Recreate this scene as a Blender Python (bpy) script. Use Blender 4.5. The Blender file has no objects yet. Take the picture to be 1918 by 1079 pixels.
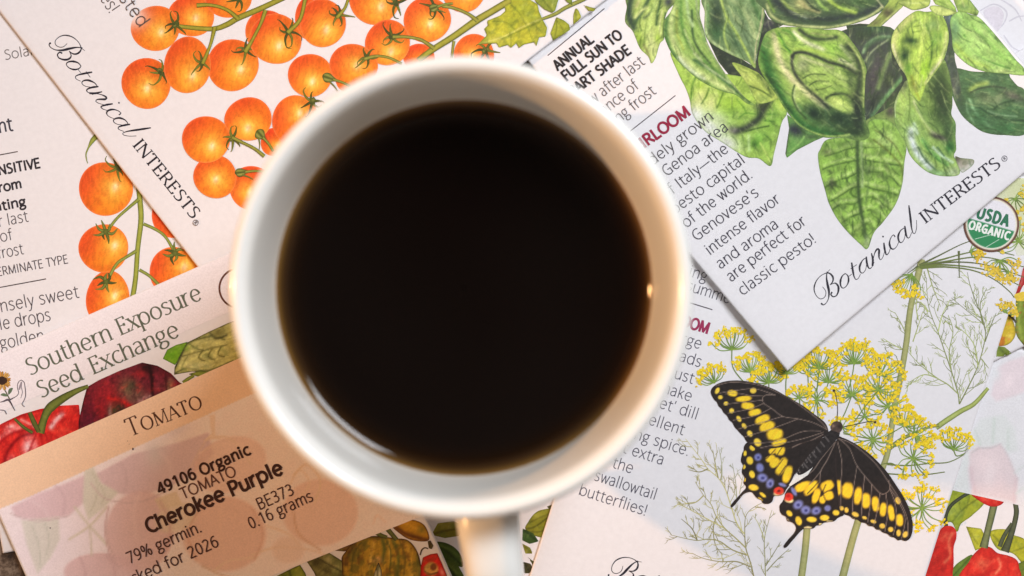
import bpy, math, random
import numpy as np

SC = bpy.context.scene
COL = SC.collection
R = math.radians

# ------------------------------------------------------------------ camera, world, lights, exposure
CAM_H = 0.475                    # camera height above the worktop
WIDE = 0.225                     # metres of worktop across the frame
S = WIDE / 1918.0                # metres of worktop per photo pixel

cam = bpy.data.cameras.new("camera")
cam.sensor_width = 36.0
cam.lens = 36.0 * CAM_H / WIDE
cam.clip_start = 0.01
cam.clip_end = 20.0
cam.dof.use_dof = True
cam.dof.focus_distance = CAM_H - 0.003
cam.dof.aperture_fstop = 10.5
cam_o = bpy.data.objects.new("camera", cam)
cam_o.location = (0, 0, CAM_H)
COL.objects.link(cam_o)
SC.camera = cam_o

world = bpy.data.worlds.new("World")
SC.world = world
world.use_nodes = True
wbg = world.node_tree.nodes["Background"]
wbg.inputs[0].default_value = (1.0, 0.78, 0.64, 1)
wbg.inputs[1].default_value = 0.21
# an uneven dim room above: slow variation of the ambient light
_wt = world.node_tree
_tc = _wt.nodes.new("ShaderNodeTexCoord")
_wn = _wt.nodes.new("ShaderNodeTexNoise")
_wn.inputs["Scale"].default_value = 2.6
_wn.inputs["Detail"].default_value = 3
_wt.links.new(_tc.outputs["Generated"], _wn.inputs["Vector"])
_wr = _wt.nodes.new("ShaderNodeValToRGB")
_wr.color_ramp.elements[0].position = 0.36
_wr.color_ramp.elements[0].color = (0.35, 0.25, 0.20, 1)
_wr.color_ramp.elements[1].position = 0.64
_wr.color_ramp.elements[1].color = (1.65, 1.30, 1.08, 1)
_wt.links.new(_wn.outputs["Fac"], _wr.inputs[0])
_wt.links.new(_wr.outputs[0], wbg.inputs[0])


def area(name, loc, target, sx, sy, power, color):
    li = bpy.data.lights.new(name, 'AREA')
    li.shape = 'RECTANGLE'
    li.size, li.size_y = sx, sy
    li.energy = power
    li.color = color
    o = bpy.data.objects.new(name, li)
    o.location = loc
    d = np.array(target) - np.array(loc)
    from mathutils import Vector
    o.rotation_euler = Vector(d).to_track_quat('-Z', 'Y').to_euler()
    COL.objects.link(o)
    return o


area("window_light", (0.45, 0.55, 0.96), (0, 0, 0.03), 0.38, 0.46, 14.6, (0.93, 0.955, 1.0))
# a small shaded lamp far to the left, its cone centred on the mug
from mathutils import Vector
_sl = bpy.data.lights.new("warm_lamp", 'SPOT')
_sl.energy = 62.0
_sl.color = (1.0, 0.51, 0.20)
_sl.spot_size = R(21)
_sl.spot_blend = 1.0
_sl.shadow_soft_size = 0.028
_so = bpy.data.objects.new("warm_lamp", _sl)
_so.location = (-1.25, 0.02, 0.56)
_so.rotation_euler = (Vector((0.06, -0.015, 0.10)) - Vector(_so.location)).to_track_quat('-Z', 'Y').to_euler()
COL.objects.link(_so)

vs = SC.view_settings
vs.view_transform = 'Standard'
vs.look = 'None'
vs.exposure = -0.07
vs.gamma = 1.0
vs.use_curve_mapping = False

# ------------------------------------------------------------------ materials
def new_mat(name):
    m = bpy.data.materials.new(name)
    m.use_nodes = True
    nt = m.node_tree
    return m, nt, nt.nodes["Principled BSDF"]


def noise(nt, scale, detail=4, rough=0.55, vec=None):
    n = nt.nodes.new("ShaderNodeTexNoise")
    n.inputs["Scale"].default_value = scale
    n.inputs["Detail"].default_value = detail
    n.inputs["Roughness"].default_value = rough
    if vec is None:
        tc = nt.nodes.new("ShaderNodeTexCoord")
        vec = tc.outputs["Object"]
    nt.links.new(vec, n.inputs["Vector"])
    return n


def ramp(nt, fac, stops):
    r = nt.nodes.new("ShaderNodeValToRGB")
    e = r.color_ramp.elements
    while len(e) < len(stops):
        e.new(0.5)
    for i, (p, c) in enumerate(stops):
        e[i].position = p
        e[i].color = c if len(c) == 4 else (*c, 1)
    nt.links.new(fac, r.inputs[0])
    return r


def bump(nt, bsdf, height, strength, dist):
    b = nt.nodes.new("ShaderNodeBump")
    b.inputs["Strength"].default_value = strength
    b.inputs["Distance"].default_value = dist
    nt.links.new(height, b.inputs["Height"])
    nt.links.new(b.outputs[0], bsdf.inputs["Normal"])


def mat_ink(name="printed_ink", rough=0.50, grain=0.10):
    m, nt, b = new_mat(name)
    a = nt.nodes.new("ShaderNodeAttribute")
    a.attribute_name = "Col"
    n1 = noise(nt, 2600, 3, 0.7)
    mr = nt.nodes.new("ShaderNodeMapRange")
    mr.inputs["From Min"].default_value = 0.25
    mr.inputs["From Max"].default_value = 0.75
    mr.inputs["To Min"].default_value = 1 - grain
    mr.inputs["To Max"].default_value = 1 + grain
    nt.links.new(n1.outputs["Fac"], mr.inputs["Value"])
    mx = nt.nodes.new("ShaderNodeVectorMath")
    mx.operation = 'SCALE'
    nt.links.new(a.outputs["Color"], mx.inputs[0])
    nt.links.new(mr.outputs[0], mx.inputs["Scale"])
    nt.links.new(mx.outputs[0], b.inputs["Base Color"])
    b.inputs["Roughness"].default_value = rough
    b.inputs["Specular IOR Level"].default_value = 0.25
    return m


def mat_paper(name, c, rough=0.42):
    m, nt, b = new_mat(name)
    n = noise(nt, 900, 4, 0.6)
    r = ramp(nt, n.outputs["Fac"], [(0.3, tuple(v * 0.965 for v in c)), (0.7, tuple(min(1, v * 1.02) for v in c))])
    nt.links.new(r.outputs[0], b.inputs["Base Color"])
    n3 = noise(nt, 45, 4, 0.6)
    mr = nt.nodes.new("ShaderNodeMapRange")
    mr.inputs["To Min"].default_value = rough - 0.10
    mr.inputs["To Max"].default_value = rough + 0.12
    nt.links.new(n3.outputs["Fac"], mr.inputs["Value"])
    nt.links.new(mr.outputs[0], b.inputs["Roughness"])
    b.inputs["Specular IOR Level"].default_value = 0.35
    n2 = noise(nt, 1500, 3, 0.6)
    bump(nt, b, n2.outputs["Fac"], 0.06, 0.0002)
    return m


INK = mat_ink()
PAPER = mat_paper("coated_paper", (0.785, 0.78, 0.81))


def mat_ceramic():
    m, nt, b = new_mat("white_ceramic")
    n = noise(nt, 60, 3)
    r = ramp(nt, n.outputs["Fac"], [(0.3, (0.86, 0.875, 0.845)), (0.7, (0.885, 0.90, 0.87))])
    nt.links.new(r.outputs[0], b.inputs["Base Color"])
    b.inputs["Roughness"].default_value = 0.22
    b.inputs["Coat Weight"].default_value = 0.22
    b.inputs["Coat Roughness"].default_value = 0.06
    return m


def mat_coffee():
    m, nt, b = new_mat("black_coffee")
    a = nt.nodes.new("ShaderNodeAttribute")
    a.attribute_name = "Col"
    nt.links.new(a.outputs["Color"], b.inputs["Base Color"])
    b.inputs["Roughness"].default_value = 0.05
    b.inputs["IOR"].default_value = 1.33
    return m


def mat_granite():
    m, nt, b = new_mat("brown_granite")
    tc = nt.nodes.new("ShaderNodeTexCoord")
    n = noise(nt, 260, 8, 0.7, tc.outputs["Object"])
    r = ramp(nt, n.outputs["Fac"], [(0.30, (0.012, 0.009, 0.008)), (0.46, (0.10, 0.07, 0.05)), (0.56, (0.26, 0.20, 0.15)), (0.72, (0.05, 0.035, 0.03))])
    v = nt.nodes.new("ShaderNodeTexVoronoi")
    v.inputs["Scale"].default_value = 420
    nt.links.new(tc.outputs["Object"], v.inputs["Vector"])
    r2 = ramp(nt, v.outputs["Distance"], [(0.1, (0.45, 0.4, 0.38)), (0.5, (1.0, 1.0, 1.0))])
    mx = nt.nodes.new("ShaderNodeMix")
    mx.data_type = 'RGBA'
    mx.blend_type = 'MULTIPLY'
    mx.inputs[0].default_value = 1
    nt.links.new(r.outputs[0], mx.inputs[6])
    nt.links.new(r2.outputs[0], mx.inputs[7])
    nt.links.new(mx.outputs[2], b.inputs["Base Color"])
    b.inputs["Roughness"].default_value = 0.21
    return m


# ------------------------------------------------------------------ colour and noise helpers
def lin(c):
    c = np.clip(np.asarray(c, float) / 255.0, 0, 1)
    return np.where(c <= 0.04045, c / 12.92, ((c + 0.055) / 1.055) ** 2.4)


_tabs = {}


def vnoise(P, freq, seed=0, oct=2):
    out = np.zeros(len(P))
    amp, tot = 1.0, 0.0
    for o in range(oct):
        k = seed * 7 + o
        if k not in _tabs:
            _tabs[k] = np.random.RandomState(k + 11).rand(64, 64)
        T = _tabs[k]
        th = 0.6 + 1.1 * o
        c, s = math.cos(th), math.sin(th)
        q = np.stack([P[:, 0] * c - P[:, 1] * s, P[:, 0] * s + P[:, 1] * c], 1) * freq * (2 ** o) + 13.7 * o
        i = np.floor(q).astype(int)
        f = q - i
        f = f * f * (3 - 2 * f)
        x0, y0 = i[:, 0] % 64, i[:, 1] % 64
        x1, y1 = (x0 + 1) % 64, (y0 + 1) % 64
        v = (T[x0, y0] * (1 - f[:, 0]) + T[x1, y0] * f[:, 0]) * (1 - f[:, 1]) + (T[x0, y1] * (1 - f[:, 0]) + T[x1, y1] * f[:, 0]) * f[:, 1]
        out += amp * v
        tot += amp
        amp *= 0.6
    return out / tot * 2 - 1


def spline(pts, step=2.0, closed=False):
    p = np.asarray(pts, float)
    n = len(p)
    if n < 3 and not closed:
        L = max(2, int(np.hypot(*(p[-1] - p[0])) / step) + 1)
        t = np.linspace(0, 1, L)[:, None]
        return p[0] * (1 - t) + p[-1] * t
    out = []
    for i in range(n if closed else n - 1):
        if closed:
            a, b, c, d = p[(i - 1) % n], p[i], p[(i + 1) % n], p[(i + 2) % n]
        else:
            a, b, c, d = p[max(i - 1, 0)], p[i], p[i + 1], p[min(i + 2, n - 1)]
        k = max(2, int(np.hypot(*(c - b)) / step))
        t = (np.arange(k) / k)[:, None]
        out.append(0.5 * ((2 * b) + (c - a) * t + (2 * a - 5 * b + 4 * c - d) * t * t + (3 * b - a - 3 * c + d) * t ** 3))
    if not closed:
        out.append(p[-1:])
    return np.vstack(out)


def polydist(P, L):
    """distance from each point to a polyline"""
    best = np.full(len(P), 1e9)
    for a, b in zip(L[:-1], L[1:]):
        ab = b - a
        d2 = ab @ ab
        t = np.clip(((P - a) @ ab) / d2, 0, 1) if d2 > 1e-12 else np.zeros(len(P))
        e = P - a - t[:, None] * ab
        best = np.minimum(best, np.einsum('ij,ij->i', e, e))
    return np.sqrt(best)


def inside(P, L):
    x, y = P[:, 0], P[:, 1]
    r = np.zeros(len(P), bool)
    a = L[-1]
    for b in L:
        if a[1] != b[1]:
            c = ((a[1] > y) != (b[1] > y)) & (x < (b[0] - a[0]) * (y - a[1]) / (b[1] - a[1]) + a[0])
            r ^= c
        a = b
    return r


def paint(P, ops, outline=None):
    """pigment laid down by soft brushes, in sRGB 0-255"""
    C = np.zeros((len(P), 3))

    def mix(w, c):
        C[:] = C * (1 - w[:, None]) + np.asarray(c, float) * w[:, None]

    def ell(x, y, rx, ry, rot):
        d = P - np.array([x, y], float)
        c, s = math.cos(R(rot)), math.sin(R(rot))
        return np.hypot((d[:, 0] * c + d[:, 1] * s) / rx, (-d[:, 0] * s + d[:, 1] * c) / ry)

    for op in ops:
        k = op[0]
        if k == 'B':
            C[:] = op[1]
        elif k == 'G':
            (x0, y0), c0, (x1, y1), c1 = op[1:]
            v = np.array([x1 - x0, y1 - y0], float)
            t = np.clip(((P - np.array([x0, y0])) @ v) / (v @ v), 0, 1)
            C[:] = np.asarray(c0, float) * (1 - t[:, None]) + np.asarray(c1, float) * t[:, None]
        elif k == 'q':
            x, y, rx, ry, rot, c, a, soft = op[1:]
            d = P - np.array([x, y], float)
            cc, ss = math.cos(R(rot)), math.sin(R(rot))
            qq = (np.abs((d[:, 0] * cc + d[:, 1] * ss) / rx) ** 2.9 + np.abs((-d[:, 0] * ss + d[:, 1] * cc) / ry) ** 2.9) ** (1 / 2.9)
            qq = qq * (1 + .10 * vnoise(P, .16, 5, 2))
            mix(a * np.clip((1 - qq) / soft + 0.5, 0, 1), c)
        elif k == 'b':
            x, y, rx, ry, rot, c, a = op[1:]
            mix(a * np.exp(-ell(x, y, rx, ry, rot) ** 2), c)
        elif k == 'h':
            x, y, rx, ry, rot, c, a, soft = op[1:]
            mix(a * np.clip((1 - ell(x, y, rx, ry, rot)) / soft + 0.5, 0, 1), c)
        elif k == 'l':
            pts, w, c, a = op[1:]
            mix(a * np.exp(-(polydist(P, spline(pts, 5)) / w) ** 2), c)
        elif k == 'H':
            pts, w, c, a = op[1:]
            mix(a * np.clip((w - polydist(P, spline(pts, 3))) / 1.0 + 0.5, 0, 1), c)
        elif k == 'P':
            pts, c, a, soft = op[1:]
            L = np.asarray(pts, float)
            d = polydist(P, np.vstack([L, L[:1]]))
            d = np.where(inside(P, L), d, -d)
            mix(a * np.clip(d / soft + 0.5, 0, 1), c)
        elif k == 'n':
            f, a, sd = op[1:]
            C *= (1 + a * vnoise(P, f, sd, 3))[:, None]
        elif k == 's':
            ang, f1, f2, a, sd = op[1:]
            c, s = math.cos(R(ang)), math.sin(R(ang))
            Q = np.stack([(P[:, 0] * c + P[:, 1] * s) * f1, (-P[:, 0] * s + P[:, 1] * c) * f2], 1)
            C *= (1 + a * vnoise(Q, 1.0, sd, 2))[:, None]
        elif k == 'm':
            f, sd, th, c, a = op[1:]
            v = vnoise(P, f, sd, 3)
            mix(a * np.clip((v - th) / 0.25, 0, 1), c)
        elif k == 'S':
            lum = (C @ np.array([.3, .59, .11]))[:, None]
            C[:] = (lum + (C - lum) * op[1]) * op[2]
        elif k == 'T':
            C[:] = C * np.asarray(op[1], float)
        elif k == 'K':
            g, m = op[1:]
            C[:] = np.clip(m + (C - m) * g, 0, 255)
        elif k == 'e':
            w, c, a = op[1:]
            d = polydist(P, np.vstack([outline, outline[:1]]))
            mix(a * np.exp(-(d / w) ** 2), c)
    return np.clip(C, 0, 255)


# ------------------------------------------------------------------ objects
def tag(o, label=None, cat=None, group=None, kind=None):
    for k, v in (("label", label), ("category", cat), ("group", group), ("kind", kind)):
        if v:
            o[k] = v
    return o


def mesh_obj(name, verts, faces, mat, parent=None, colors=None, smooth=True):
    me = bpy.data.meshes.new(name)
    me.from_pydata([tuple(v) for v in np.asarray(verts, float)], [], faces)
    if smooth:
        me.polygons.foreach_set("use_smooth", [True] * len(me.polygons))
    if colors is not None:
        ca = me.color_attributes.new("Col", 'FLOAT_COLOR', 'POINT')
        a = np.ones((len(verts), 4))
        a[:, :3] = colors
        ca.data.foreach_set("color", a.ravel())
    me.materials.append(mat)
    me.update()
    o = bpy.data.objects.new(name, me)
    COL.objects.link(o)
    if parent is not None:
        o.parent = parent
    return o


MM = 1e-3
STEP = 1.8e-6                     # thickness of one pass of ink
BASE = 14e-6


class Packet:
    """a flat paper packet: corner (photo px at worktop scale), direction of its width, size, and the height of its top at three corners"""

    def __init__(self, label, corner, ang, w, h, z3, thick=0.9, seed=0, group=None, mat=None, puff=0.28, curl=None):
        self.c = np.array(corner, float)
        a = R(ang)
        self.u = np.array([math.cos(a), math.sin(a)])
        self.v = np.array([-math.sin(a), math.cos(a)])       # down the packet (photo y points down)
        self.w, self.h = w, h
        self.z3 = z3
        self.seed = seed
        self.puff, self.curl = puff, curl
        self.th = thick
        self.layer = 0
        e = bpy.data.objects.new("seed_packet", None)
        e.empty_display_size = 0.02
        ctr = self.c + self.u * w / 2 + self.v * h / 2
        z = (z3[1] + z3[2]) / 2 * MM
        f = S * (CAM_H - z) / CAM_H
        self.loc = np.array([(ctr[0] - 959) * f, -(ctr[1] - 539.5) * f, z - thick * MM])
        self.rot = -a
        e.location = self.loc
        e.rotation_euler = (0, 0, self.rot)
        COL.objects.link(e)
        tag(e, label, "seed packet", "paper seed packets scattered on the worktop")
        self.e = e
        self.body(mat or PAPER)

    def uv(self, P):
        d = P - self.c
        return d @ self.u, d @ self.v

    def ztop(self, P, edge=True):
        U, V = self.uv(P)
        s, t = U / self.w, V / self.h
        z = self.z3[0] + (self.z3[1] - self.z3[0]) * s + (self.z3[2] - self.z3[0]) * t
        k = self.seed * 1.7
        s_, t_ = np.clip(s, 0, 1), np.clip(t, 0, 1)
        z = z + self.puff * np.sin(math.pi * s_) * np.sin(math.pi * t_) + 0.06 * np.sin(9 * s + k) * np.sin(11 * t + 2 * k) + 0.03 * np.sin(17 * s + 5 * t + k)
        if self.curl:
            cu, cv, ch, cr = self.curl
            z = z + ch * np.exp(-((U - cu * self.w) ** 2 + (V - cv * self.h) ** 2) / cr ** 2)
        if edge:
            r = 4.5
            d = np.minimum(np.minimum(U, self.w - U), np.minimum(V, self.h - V))
            q = np.clip((r - d) / r, 0, 1)
            z = z - 0.42 * (1 - np.sqrt(np.maximum(0, 1 - q * q * 0.98)))
        return z * MM

    def local(self, P, dz):
        z = self.ztop(P) + dz
        f = S * (CAM_H - z) / CAM_H
        X = np.stack([(P[:, 0] - 959) * f, -(P[:, 1] - 539.5) * f, z], 1) - self.loc
        c, s = math.cos(-self.rot), math.sin(-self.rot)
        return np.stack([X[:, 0] * c - X[:, 1] * s, X[:, 0] * s + X[:, 1] * c, X[:, 2]], 1)

    def body(self, mat):
        def marks(L):
            e = np.array([0, 0.25, 0.8, 1.7, 3.0, 4.5])
            n = int(L / 12)
            return np.concatenate([e, np.linspace(4.5, L - 4.5, n)[1:-1], L - e[::-1]])
        a, b = marks(self.w), marks(self.h)
        A, B = np.meshgrid(a, b, indexing='ij')
        P = self.c + A.ravel()[:, None] * self.u + B.ravel()[:, None] * self.v
        V = list(self.local(P, 0.0))
        n, m = len(a), len(b)
        F = []
        for i in range(n - 1):
            for j in range(m - 1):
                k = i * m + j
                F.append((k, k + 1, k + m + 1, k + m))
        ring = [i * m for i in range(n)] + [(n - 1) * m + j for j in range(1, m)] + [i * m + m - 1 for i in range(n - 2, -1, -1)] + [j for j in range(m - 2, 0, -1)]
        base = len(V)
        for k in ring:
            p = np.array(V[k])
            p[2] -= (self.th - 0.42) * MM
            V.append(p)
        N = len(ring)
        for i in range(N):
            j = (i + 1) % N
            F.append((ring[i], ring[j], base + j, base + i))
        F.append(tuple(base + i for i in range(N)))
        mesh_obj("paper_sleeve", V, F, mat, self.e)


class Ink:
    """one printed motif: collects ribbons, dots and painted regions in photo px, then becomes one mesh on its packet"""

    def __init__(self):
        self.P, self.D, self.F, self.C, self.n, self.k = [], [], [], [], 0, 0

    def add(self, P, F, C, sub=True):
        P = np.asarray(P, float)
        self.P.append(P)
        self.D.append(np.full(len(P), (self.k % 20) * 0.3e-6 if sub else 0.0))
        self.F += [tuple(i + self.n for i in f) for f in F]
        self.C.append(np.broadcast_to(np.asarray(C, float), (len(P), 3)))
        self.n += len(P)
        self.k += 1

    def ribbon(self, pts, w, c, c2=None, smooth=True, step=2.5, taper=None, cap=0.3, rows=1):
        """w: half width (number or list along the path); c centre colour, c2 edge colour"""
        L = spline(pts, step) if smooth else _dens(pts, step)
        if len(L) < 2:
            return
        T = np.gradient(L, axis=0)
        T /= np.maximum(np.hypot(T[:, 0], T[:, 1]), 1e-9)[:, None]
        s = np.linspace(0, 1, len(L))
        W = np.interp(s, np.linspace(0, 1, len(w)), w) if np.ndim(w) else np.full(len(L), float(w))
        if taper == 'both':
            W = W * np.sqrt(np.clip(np.minimum(s, 1 - s) * 5, 0.05, 1))
        elif taper == 'end':
            W = W * np.clip((1 - s) * 1.6, 0.12, 1)
        L = L.copy()
        L[0] -= T[0] * W[0] * cap
        L[-1] += T[-1] * W[-1] * cap
        N = np.stack([-T[:, 1], T[:, 0]], 1)
        n = len(L)
        c = np.asarray(c, float)
        if c2 is None:
            P = np.vstack([L - N * W[:, None], L + N * W[:, None]])
            F = [(i, i + 1, n + i + 1, n + i) for i in range(n - 1)]
            self.add(P, F, c)
        else:
            c2 = np.asarray(c2, float)
            nz = vnoise(L, 0.25, 3)[:, None] * 10
            P = np.vstack([L - N * W[:, None], L - N * W[:, None] * 0.25, L + N * W[:, None] * 0.4, L + N * W[:, None]])
            F = [(r * n + i, r * n + i + 1, (r + 1) * n + i + 1, (r + 1) * n + i) for r in range(3) for i in range(n - 1)]
            CC = np.vstack([np.repeat(c2[None], n, 0), np.repeat(c[None], n, 0) + nz, np.repeat(c[None] * 0.93, n, 0) + nz, np.repeat(c2[None] * 0.85, n, 0)])
            self.add(P, F, CC)

    def dot(self, x, y, r, c, c2=None, ry=None, n=9, rot=0.0, jit=0.0, rnd=random):
        a = np.linspace(0, 2 * math.pi, n, endpoint=False) + rot
        rr = 1 + np.array([rnd.uniform(-jit, jit) for _ in range(n)])
        P = np.vstack([[[x, y]], np.stack([x + r * rr * np.cos(a), y + (ry or r) * rr * np.sin(a)], 1)])
        F = [(0, 1 + i, 1 + (i + 1) % n) for i in range(n)]
        C = np.vstack([[c], np.repeat(np.asarray(c2 if c2 is not None else c, float)[None], n, 0)])
        self.add(P, F, C)

    def region(self, outline, ops, res=2.4, smooth=True):
        L = spline(outline, 2.0, True) if smooth else _dens(list(outline) + [outline[0]], 2.0)[:-1]
        x0, y0 = L.min(0) - res
        x1, y1 = L.max(0) + res
        xs, ys = np.arange(x0, x1 + res, res), np.arange(y0, y1 + res, res)
        nx, ny = len(xs), len(ys)
        cx, cy = np.meshgrid((xs[:-1] + xs[1:]) / 2, (ys[:-1] + ys[1:]) / 2, indexing='ij')
        keep = inside(np.stack([cx.ravel(), cy.ravel()], 1), L).reshape(nx - 1, ny - 1)
        cnt = np.zeros((nx, ny), int)
        for dx in (0, 1):
            for dy in (0, 1):
                cnt[dx:nx - 1 + dx, dy:ny - 1 + dy] += keep
        used = cnt > 0
        ids = -np.ones((nx, ny), int)
        ids[used] = np.arange(used.sum())
        gx, gy = np.meshgrid(xs, ys, indexing='ij')
        P = np.stack([gx[used], gy[used]], 1)
        bd = np.where(cnt[used] < 4)[0]
        if len(P) == 0:
            return
        Q = P[bd]
        best = np.full(len(Q), 1e9)
        tgt = Q.copy()
        Lc = np.vstack([L, L[:1]])
        for a, b in zip(Lc[:-1], Lc[1:]):
            ab = b - a
            d2 = ab @ ab
            if d2 < 1e-12:
                continue
            t = np.clip(((Q - a) @ ab) / d2, 0, 1)
            pr = a + t[:, None] * ab
            d = np.einsum('ij,ij->i', Q - pr, Q - pr)
            m = d < best
            best[m] = d[m]
            tgt[m] = pr[m]
        near = best < (1.3 * res) ** 2
        P[bd[near]] = tgt[near]
        ii, jj = np.where(keep)
        F = list(zip(ids[ii, jj].tolist(), ids[ii + 1, jj].tolist(), ids[ii + 1, jj + 1].tolist(), ids[ii, jj + 1].tolist()))
        self.add(P, F, paint(P, ops, L), sub=True)

    def build(self, name, pk, parent=None, label=None, lift=True, mat=None, at=None):
        """at: how many passes of ink lie below (else on top of everything printed so far)"""
        if not self.n:
            return None
        if at is not None:
            keep, pk.layer = pk.layer, at
        P = np.vstack(self.P)
        D = np.concatenate(self.D)
        if lift:
            pk.layer += 1
        V = pk.local(P, BASE + pk.layer * STEP + D)
        o = mesh_obj(name, V, [f[::-1] for f in self.F], mat or INK, parent or pk.e, np.clip(lin(np.vstack(self.C)) * 1.03, 0, 0.92))
        if self.k > 3 and lift:
            pk.layer += min(3, self.k // 6 + 1)
        if at is not None:
            pk.layer = keep
        if label:
            o["label"] = label
        return o


def _dens(pts, step):
    p = np.asarray(pts, float)
    out = []
    for a, b in zip(p[:-1], p[1:]):
        k = max(1, int(np.hypot(*(b - a)) / step))
        out.append(a + (b - a) * (np.arange(k) / k)[:, None])
    out.append(p[-1:])
    return np.vstack(out)
# ------------------------------------------------------------------ pen letters: skeletons of strokes, cap height 1, x-height .74
def arc(cx, cy, rx, ry, a0, a1, n=14):
    return [(cx + rx * math.cos(R(a0 + (a1 - a0) * i / n)), cy + ry * math.sin(R(a0 + (a1 - a0) * i / n))) for i in range(n + 1)]


def _arch(x0, x1):
    return [(x0, .50), (x0 + .10, .66), (x0 + (x1 - x0) * .58, .74), (x1 - .06, .70), (x1, .57), (x1, .30), (x1, 0)]


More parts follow.
